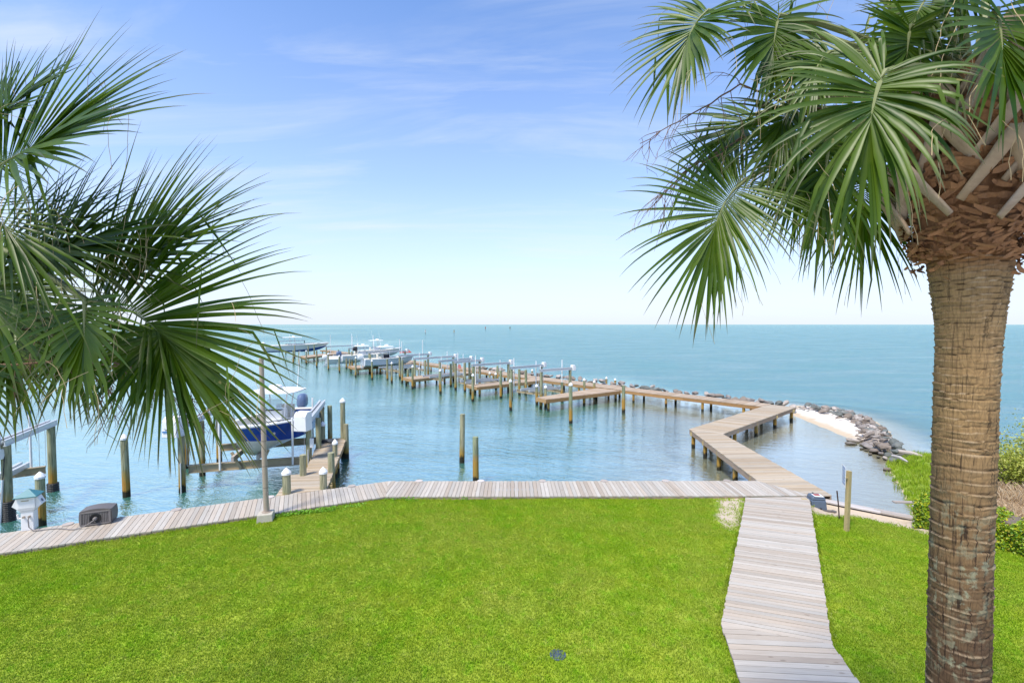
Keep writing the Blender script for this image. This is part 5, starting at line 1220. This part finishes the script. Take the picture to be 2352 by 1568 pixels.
# grass creeping over the edges of the path and the boardwalk
mb = MB()
for a, b, s_, n_ in ((PL, QL, 1, 900), (QL, e1, 1, 700), (PR, QR, -1, 1000), (QR, e2, -1, 700), (LN, BN, 1, 1500), (BN, V2(PL), 1, 1100)):
    a, b = V2(a), V2(b); d = (b - a).normalized(); nn_ = Vector((d.y, -d.x))
    mid_ = (a + b) / 2; ref_ = V2(((PL + QR) / 2)) if s_ < 0 or a == V2(PL) or a == V2(QL) else Vector((mid_.x, mid_.y + 5))
    if (mid_ + nn_ - ref_).length < (mid_ - nn_ - ref_).length: nn_ = -nn_
    L = (b - a).length
    for _ in range(n_):
        t = R_.random(); cl_ = .5 + .5 * math.sin(t * L * 5.3 + 1) * math.sin(t * L * 2.1); off = R_.uniform(.0, .10); p = a + d * (t * L) + nn_ * off; h = R_.uniform(.04, .10) * (.55 + .8 * cl_); lx = -nn_ * h * R_.uniform(-.3, .9) + d * h * R_.uniform(-.6, .6); w = d * .005
        z = ZL
        mb.add([(p.x - w.x, p.y - w.y, z), (p.x + w.x, p.y + w.y, z), (p.x + lx.x * .5 + w.x * .7, p.y + lx.y * .5 + w.y * .7, z + h * .65), (p.x + lx.x, p.y + lx.y, z + h)], [(0, 1, 2, 3)], R_.uniform(.01, .99))
tag(mb.build('edge_grass', M['blade'], at=(4, 9, ZL)), kind='stuff')

# ------------------------------------------------------------------ small things on and beside the boardwalk
b = W(611, 1194, ZL); po = empty('steel_pole', tuple(b), 'tall straight taupe steel pole on a square concrete footing at the lawn edge', 'pole')
MB().box((b.x, b.y, ZL + .07), (.40, .40, .30), ang=.30, taper=.94).build('footing', M['concrete'], po, bevel=.015)
ztop = zat(826, b.y); MB().tube([(b.x, b.y + .03, ZL + .21), (b.x - .03, b.y + .03, ztop * .5), (b.x - .06, b.y + .03, ztop)], [.072, .068, .060], 16).build('shaft', M['taupe'], po)
MB().lathe((b.x, b.y + .03, ZL + .21), [(.12, 0), (.12, .025), (.075, .03), (.075, .05)], 14).build('base_plate', M['taupe'], po)
MB().lathe((b.x - .06, b.y + .03, ztop), [(.065, 0), (.065, .03), (.03, .06)], 12).build('cap', M['taupe'], po)
MB().box((b.x + .075, b.y - .03, ZL + .75), (.03, .04, .09)).build('outlet', M['midgrey'], po)
for k in (.9, 1.5, 2.2): MB().lathe((b.x - .06 * k / 5, b.y + .03, ZL + k), [(.0735, 0), (.0735, .012)], 14, cap=False).build('strap', M['darkgrey'], po)

# power pedestal
b = W(69, 1214, ZD); th = .42; pe = empty('power_pedestal', tuple(b), 'white dock power pedestal with a teal hipped roof on the left boardwalk', 'pedestal')
ca, sa = math.cos(th), math.sin(th)
def L_(x, y, z): return (b.x + x * ca - y * sa, b.y + x * sa + y * ca, b.z + z)
MB().box(L_(0, 0, .25), (.25, .24, .50), th).build('body', M['white'], pe, bevel=.012)
MB().box(L_(0, 0, .505), (.27, .26, .02), th).build('collar', M['alu'], pe)
MB().add([L_(x * k, y * k, z) for z, k in ((.515, .82), (.60, 1.0), (.86, 1.0)) for x, y in ((-.17, -.15), (.17, -.15), (.17, .15), (-.17, .15))], [(0, 3, 2, 1), (8, 9, 10, 11)] + [(r * 4 + i, r * 4 + (i + 1) % 4, r * 4 + 4 + (i + 1) % 4, r * 4 + 4 + i) for r in (0, 1) for i in range(4)]).build('head', M['white'], pe, bevel=.008)
for s in (-1, 1):   # hoods over the sockets
    prof = [(.0, .855), (.03, .86), (.12, .66), (.0, .55)]; vs = [L_(s * (.172 + u_), y, z) for y in (-.11, .11) for u_, z in prof]
    hd_ = MB().add(vs, [(0, 1, 2, 3), (7, 6, 5, 4)] + [(i, i + 4, (i + 1) % 4 + 4, (i + 1) % 4) for i in range(4)]).build('socket_hood', M['white'], pe)
    q = [L_(s * (.172 + .085), 0, .745)]; MB().tube([L_(s * .25, 0, .73), L_(s * .262, 0, .736)], .045, 12).build('socket', M['pumpblue'], hd_)
MB().box(L_(0, 0, .868), (.30, .27, .022), th).build('amber_band', M['orange'], pe)
rt_ = [(-.23, -.21), (.23, -.21), (.23, .21), (-.23, .21)]
MB().add([L_(x, y, .875) for x, y in rt_] + [L_(x, y, .895) for x, y in rt_] + [L_(0, 0, 1.06)], [(0, 3, 2, 1), (0, 1, 5, 4), (1, 2, 6, 5), (2, 3, 7, 6), (3, 0, 4, 7), (4, 5, 8), (5, 6, 8), (6, 7, 8), (7, 4, 8)]).build('roof', M['teal'], pe)
MB().box(L_(-.02, -.153, .79), (.15, .004, .02), th).build('label_strip', M['yelwood'], pe)
for x in (-.06, .05): MB().tube([L_(x, -.12, .37), L_(x, -.165, .37)], .026, 10).build('tap', M['taupe'], pe)
MB().tube([L_(-.13, 0, .30), L_(-.22, 0, .31), L_(-.235, 0, .42)], .022, 8).build('pipe_elbow', M['white'], pe)
fb = W(220, 1206, ZD); ph = .40; fx_ = empty('blower_unit', tuple(fb), 'dark grey ribbed blower box with a round port standing on the boardwalk', 'blower')
ca2, sa2 = math.cos(ph), math.sin(ph)
def B_(x, y, z): return (fb.x + x * ca2 - y * sa2, fb.y + x * sa2 + y * ca2, fb.z + z)
w2, dpt, hgt = .33, .42, .40; rows = []
for y in (0.0, dpt):
    pts_ = []
    for k in range(9):
        t = k / 8; pts_.append((-w2 + 2 * w2 * t, .02 - .012 * math.sin(math.pi * t)))
    for k in range(1, 9): t = k / 8; pts_.append((w2 + .018 * math.sin(math.pi * t), .02 + (hgt - .02) * t))
    for k in range(1, 9): t = k / 8; pts_.append((w2 - 2 * w2 * t, hgt + .045 * math.sin(math.pi * t)))
    for k in range(1, 8): t = k / 8; pts_.append((-w2 - .018 * math.sin(math.pi * t), hgt - (hgt - .02) * t))
    rows.append(pts_)
n = len(rows[0]); vs = [B_(x, 0, z) for x, z in rows[0]] + [B_(x, dpt, z) for x, z in rows[1]]
MB().add(vs, [tuple(range(n)), tuple(reversed(range(n, 2 * n)))] + [(i + n, (i + 1) % n + n, (i + 1) % n, i) for i in range(n)]).build('case', M['darkgrey'], fx_)
for k in range(17):
    x = -w2 + .05 + k * (2 * w2 - .10) / 16
    z0 = .07; z1_ = hgt - .06; zm = .19; rr0 = .135
    for a_, b2 in ((z0, zm - math.sqrt(max(0, rr0 ** 2 - x * x)) if abs(x) < rr0 else None), (zm + math.sqrt(max(0, rr0 ** 2 - x * x)) if abs(x) < rr0 else None, z1_)):
        if abs(x) >= rr0:
            if a_ == z0: MB().beam(B_(x, -.006, z0), B_(x, -.006, z1_), .016, .012, up=Vector((sa2, -ca2, 0))).build('rib', M['midgrey'], fx_)
        else: MB().beam(B_(x, -.006, a_), B_(x, -.006, b2), .016, .012, up=Vector((sa2, -ca2, 0))).build('rib', M['midgrey'], fx_)
fr_ = MB()
for a_, b2 in (((-w2 + .02, .045), (w2 - .02, .045)), ((-w2 + .02, hgt - .035), (w2 - .02, hgt - .035)), ((-w2 + .022, .05), (-w2 + .022, hgt - .03)), ((w2 - .022, .05), (w2 - .022, hgt - .03))): fr_.beam(B_(a_[0], -.010, a_[1]), B_(b2[0], -.010, b2[1]), .03, .022, up=Vector((sa2, -ca2, 0)))
fr_.build('front_frame', M['midgrey'], fx_)
ring = MB(); nn = 24
for k in range(nn):
    a1, a2 = 2 * math.pi * k / nn, 2 * math.pi * (k + 1) / nn
    ring.add([B_(r_ * math.cos(a), y, .19 + r_ * math.sin(a)) for a in (a1, a2) for r_, y in ((.125, .0), (.125, -.022), (.105, -.022), (.085, .0))], [(0, 1, 5, 4), (1, 2, 6, 5), (2, 3, 7, 6)])
ring.build('port_ring', M['black'], fx_)
MB().tube([B_(0, -.001, .19), B_(0, -.004, .19)], .088, 20).build('port_dish', M['black'], fx_)
MB().tube([B_(0, 0, .19), B_(0, -.06, .19), B_(0, -.10, .18)], [.048, .045, .032], 12).build('plug', M['midgrey'], fx_)
for s in (-1, 1): MB().box(B_(s * .28, dpt * .5, .01), (.06, dpt * .8, .02), ph).build('foot', M['black'], fx_)
cbp = [L_(.05, -.165, .37), L_(.05, -.20, .30), L_(.07, -.22, .12), L_(.17, -.26, .02), L_(.40, -.27, .016)]
for k in range(1, 7):
    t = k / 6; a = Vector(L_(.40, -.27, .016)); q = Vector(B_(-.36, -.10, .02)); c = a.lerp(q, t) + Vector((0, .05 * math.sin(t * 5), 0)); cbp.append((c.x, c.y, ZD + .016))
cbp += [B_(-.20, -.16, .06), B_(-.06, -.15, .14), B_(0, -.105, .178)]
tag(MB().tube(cbp, .013, 7).build('power_cable', M['midgrey'], at=tuple(b)), 'grey power cable snaking over the planks from the pedestal to the blower box', 'cable')

# pump cover, stake, sign
pb_ = W(1882, 1171, ZL - .16); z0 = ZL - .16; pc = empty('pump_cover', (pb_.x, pb_.y, z0), 'slate blue plastic pump cover with a red label beside the path end', 'pump cover')
R0 = math.radians(-8)
MB().box((pb_.x, pb_.y + .16, z0 + .15), (.46, .42, .30), R0, .88).build('base', M['pumpblue'], pc, bevel=.035)
MB().box((pb_.x, pb_.y + .16, z0 + .355), (.40, .37, .11), R0, .84).build('lid', M['pumpblue'], pc, bevel=.03)
MB().box((pb_.x, pb_.y + .14, z0 + .413), (.17, .16, .006), R0).build('label', M['red'], pc)
MB().box((pb_.x, pb_.y + .10, z0 + .4105), (.25, .25, .004), R0).build('label_panel', M['white'], pc)
MB().tube([(pb_.x + .01, pb_.y - .062, z0 + .05), (pb_.x + .01, pb_.y - .045, z0 + .05)], .035, 10).build('port', M['black'], pc)
MB().tube([(pb_.x - .02, pb_.y + .30, z0 + .41), (pb_.x - .02, pb_.y + .30, z0 + .43)], .025, 8).build('knob', M['black'], pc)
MB().box((pb_.x + .22, pb_.y - .10, z0 + .015), (.34, .10, .03), -.3).box((pb_.x + .33, pb_.y - .14, z0 + .02), (.10, .12, .04), .5).build('low_dark_blocks', M['darkgrey'], pc)  # two low dark grey blocks at the front right of the cover
MB().tube([(pb_.x - .24, pb_.y + .22, z0 + .20), (pb_.x - .40, pb_.y + .24, z0 + .20)], .07, 10).build('pipe', M['yelwood'], pc)
sb = W(1929, 1194, ZL - .03); stp = zat(1127, sb.y); tag(MB().tube([(sb.x, sb.y, ZL - .2), (sb.x - .05, sb.y, (stp + ZL) / 2), (sb.x - .10, sb.y, stp)], [.018, .017, .02], 6).build('metal_stake', M['rust'], at=tuple(sb)), 'thin rusty black stake stuck in the grass left of the sign post', 'stake')
gb = W(1944, 1219, ZL); gtop = zat(1081, gb.y); sg = empty('sign', tuple(gb), 'square wooden post carrying an oblique white sign with blue lines', 'sign')
MB().beam((gb.x, gb.y, ZL - .3), (gb.x + .03, gb.y, gtop), .09, .09, up=Vector((.3, -.95, 0))).build('post', M['yelwood'], sg)
gd = Vector((.42, .907, 0)); gn_ = Vector((-.907, .42, 0)); ce = Vector((gb.x - .085, gb.y + .02, gtop - .12)); hw_, hh_ = .20, .27
def panel(c, u0, u1, z0_, z1_, t, mat, name, par):
    vs = [c + gd * u_ + gn_ * o_ + Vector((0, 0, z)) for o_ in (0, t) for u_, z in ((u0, z0_), (u1, z0_), (u1, z1_), (u0, z1_))]
    return MB().add(vs, [(0, 1, 2, 3), (7, 6, 5, 4), (0, 4, 5, 1), (1, 5, 6, 2), (2, 6, 7, 3), (3, 7, 4, 0)]).build(name, M[mat], par)
pn = panel(ce, -hw_, hw_, -hh_, hh_ * .9, .006, 'white', 'sign_panel', sg)
for k in range(6): panel(ce + gn_ * .007, -hw_ * .8, hw_ * (.8 - .1 * (k % 2)), -hh_ * .78 + k * .078, -hh_ * .78 + k * .078 + .034, .002, 'blue', 'printed_line', pn)
MB().beam(ce + gd * -.05 + Vector((0, 0, -.06)), Vector((gb.x, gb.y, gtop - .18)), .05, .04).build('bracket', M['yelwood'], sg)
# drain grate in the lawn
gp = W(1281, 1501, ZL + .012); gr_ = empty('drain_grate', tuple(gp), 'small round dark green drain grate sunk in the lawn', 'drain grate'); gr = .12
MB().lathe((gp.x, gp.y, gp.z - .07), [(gr * 1.12, 0), (gr * 1.12, .065), (gr, .07), (gr, .02)], 20, cap=False).build('rim', M['pumpblue'], gr_)
MB().lathe((gp.x, gp.y, gp.z - .075), [(gr, 0), (gr, .01)], 20).build('pit', M['black'], gr_)
for k in range(-5, 6):
    y = k * .0215; hx = math.sqrt(max(0, gr ** 2 - y * y)); MB().beam((gp.x - hx, gp.y + y, gp.z - .012), (gp.x + hx, gp.y + y, gp.z - .012), .0095, .02).build('slat', M['pumpblue'], gr_)
MB().beam((gp.x, gp.y - gr, gp.z - .008), (gp.x, gp.y + gr, gp.z - .008), .012, .022).build('cross_bar', M['pumpblue'], gr_)
# rope on the short pier
rb_ = W(744, 1016, ZD); pts_ = [(rb_.x + math.cos(k * .55) * (.16 - .002 * k), rb_.y + math.sin(k * .55) * (.15 - .002 * k), ZD + .02 + .0018 * k) for k in range(46)] + [(rb_.x + .25, rb_.y - .05, ZD + .02), (rb_.x + .45, rb_.y - .02, ZD + .02)]
tag(MB().tube(pts_, .022, 6).build('rope_coil', M['rope'], at=tuple(rb_)), 'black coil of rope lying at the far end of the short pier', 'rope')

# ------------------------------------------------------------------ far shore behind the left palm
fs_ = MB().prism([(-420, 118), (-100, 128), (-122, 150), (-420, 190)], -1, .8).build('far_shore', M['sand'], at=(-150, 140, 0)); tag(fs_, kind='structure')
def house(x, y, w, d, h, ang, label):
    o = empty('house', (x, y, 1.1), label, 'house', 'houses on the far shore'); o.rotation_euler.z = ang
    wl = MB().box((0, 0, h / 2), (w, d, h)).build('wall', M['house'], o, local=True)
    MB().add([(-w * .55, -d * .58, h), (w * .55, -d * .58, h), (w * .55, d * .58, h), (-w * .55, d * .58, h), (-w * .3, 0, h + 2.6), (w * .3, 0, h + 2.6)], [(0, 1, 5, 4), (1, 2, 5), (2, 3, 4, 5), (3, 0, 4), (0, 3, 2, 1)]).build('roof', M['roof'], o, local=True)
    for r_ in range(int(h // 3)):
        for k in range(4): MB().box((-w * .36 + k * w * .24, -d / 2 - .02, 1.7 + r_ * 3), (1.3, .12, 1.4)).build('window', M['glass'], o, local=True)
house(-150, 138, 16, 9, 6.2, .05, 'pale two storey house with a red roof on the far shore, right one'); house(-172, 150, 13, 9, 6.0, -.1, 'pale house with a red roof on the far shore, left one')
for i, (x, y, s, lb) in enumerate(((-104, 137, 1.0, 'rounded green tree on the far shore right of the houses'), (-133, 134, .9, 'rounded green tree on the far shore beside the right house'), (-192, 148, 1.2, 'rounded green tree on the far shore left of the houses'))):
    R_ = random.Random(500 + i); o = empty('tree', (x, y, 1.1), lb, 'tree', 'trees on the far shore'); MB().tube([(x, y, .8), (x, y, 3.2 * s + 1)], [.25, .14], 7).build('trunk', M['bark'], o); mb = MB()
    for _ in range(700):
        q = Vector((R_.gauss(0, 1), R_.gauss(0, 1), R_.gauss(0, .7))); q = q.normalized() * R_.uniform(.4, 1) ** .5 * 3.0 * s; leaves(mb, R_, Vector((x, y, 4.0 * s + 1)) + Vector((q.x, q.y, q.z * .7)), .75)
    mb.build('crown', M['treeleaf'], o)
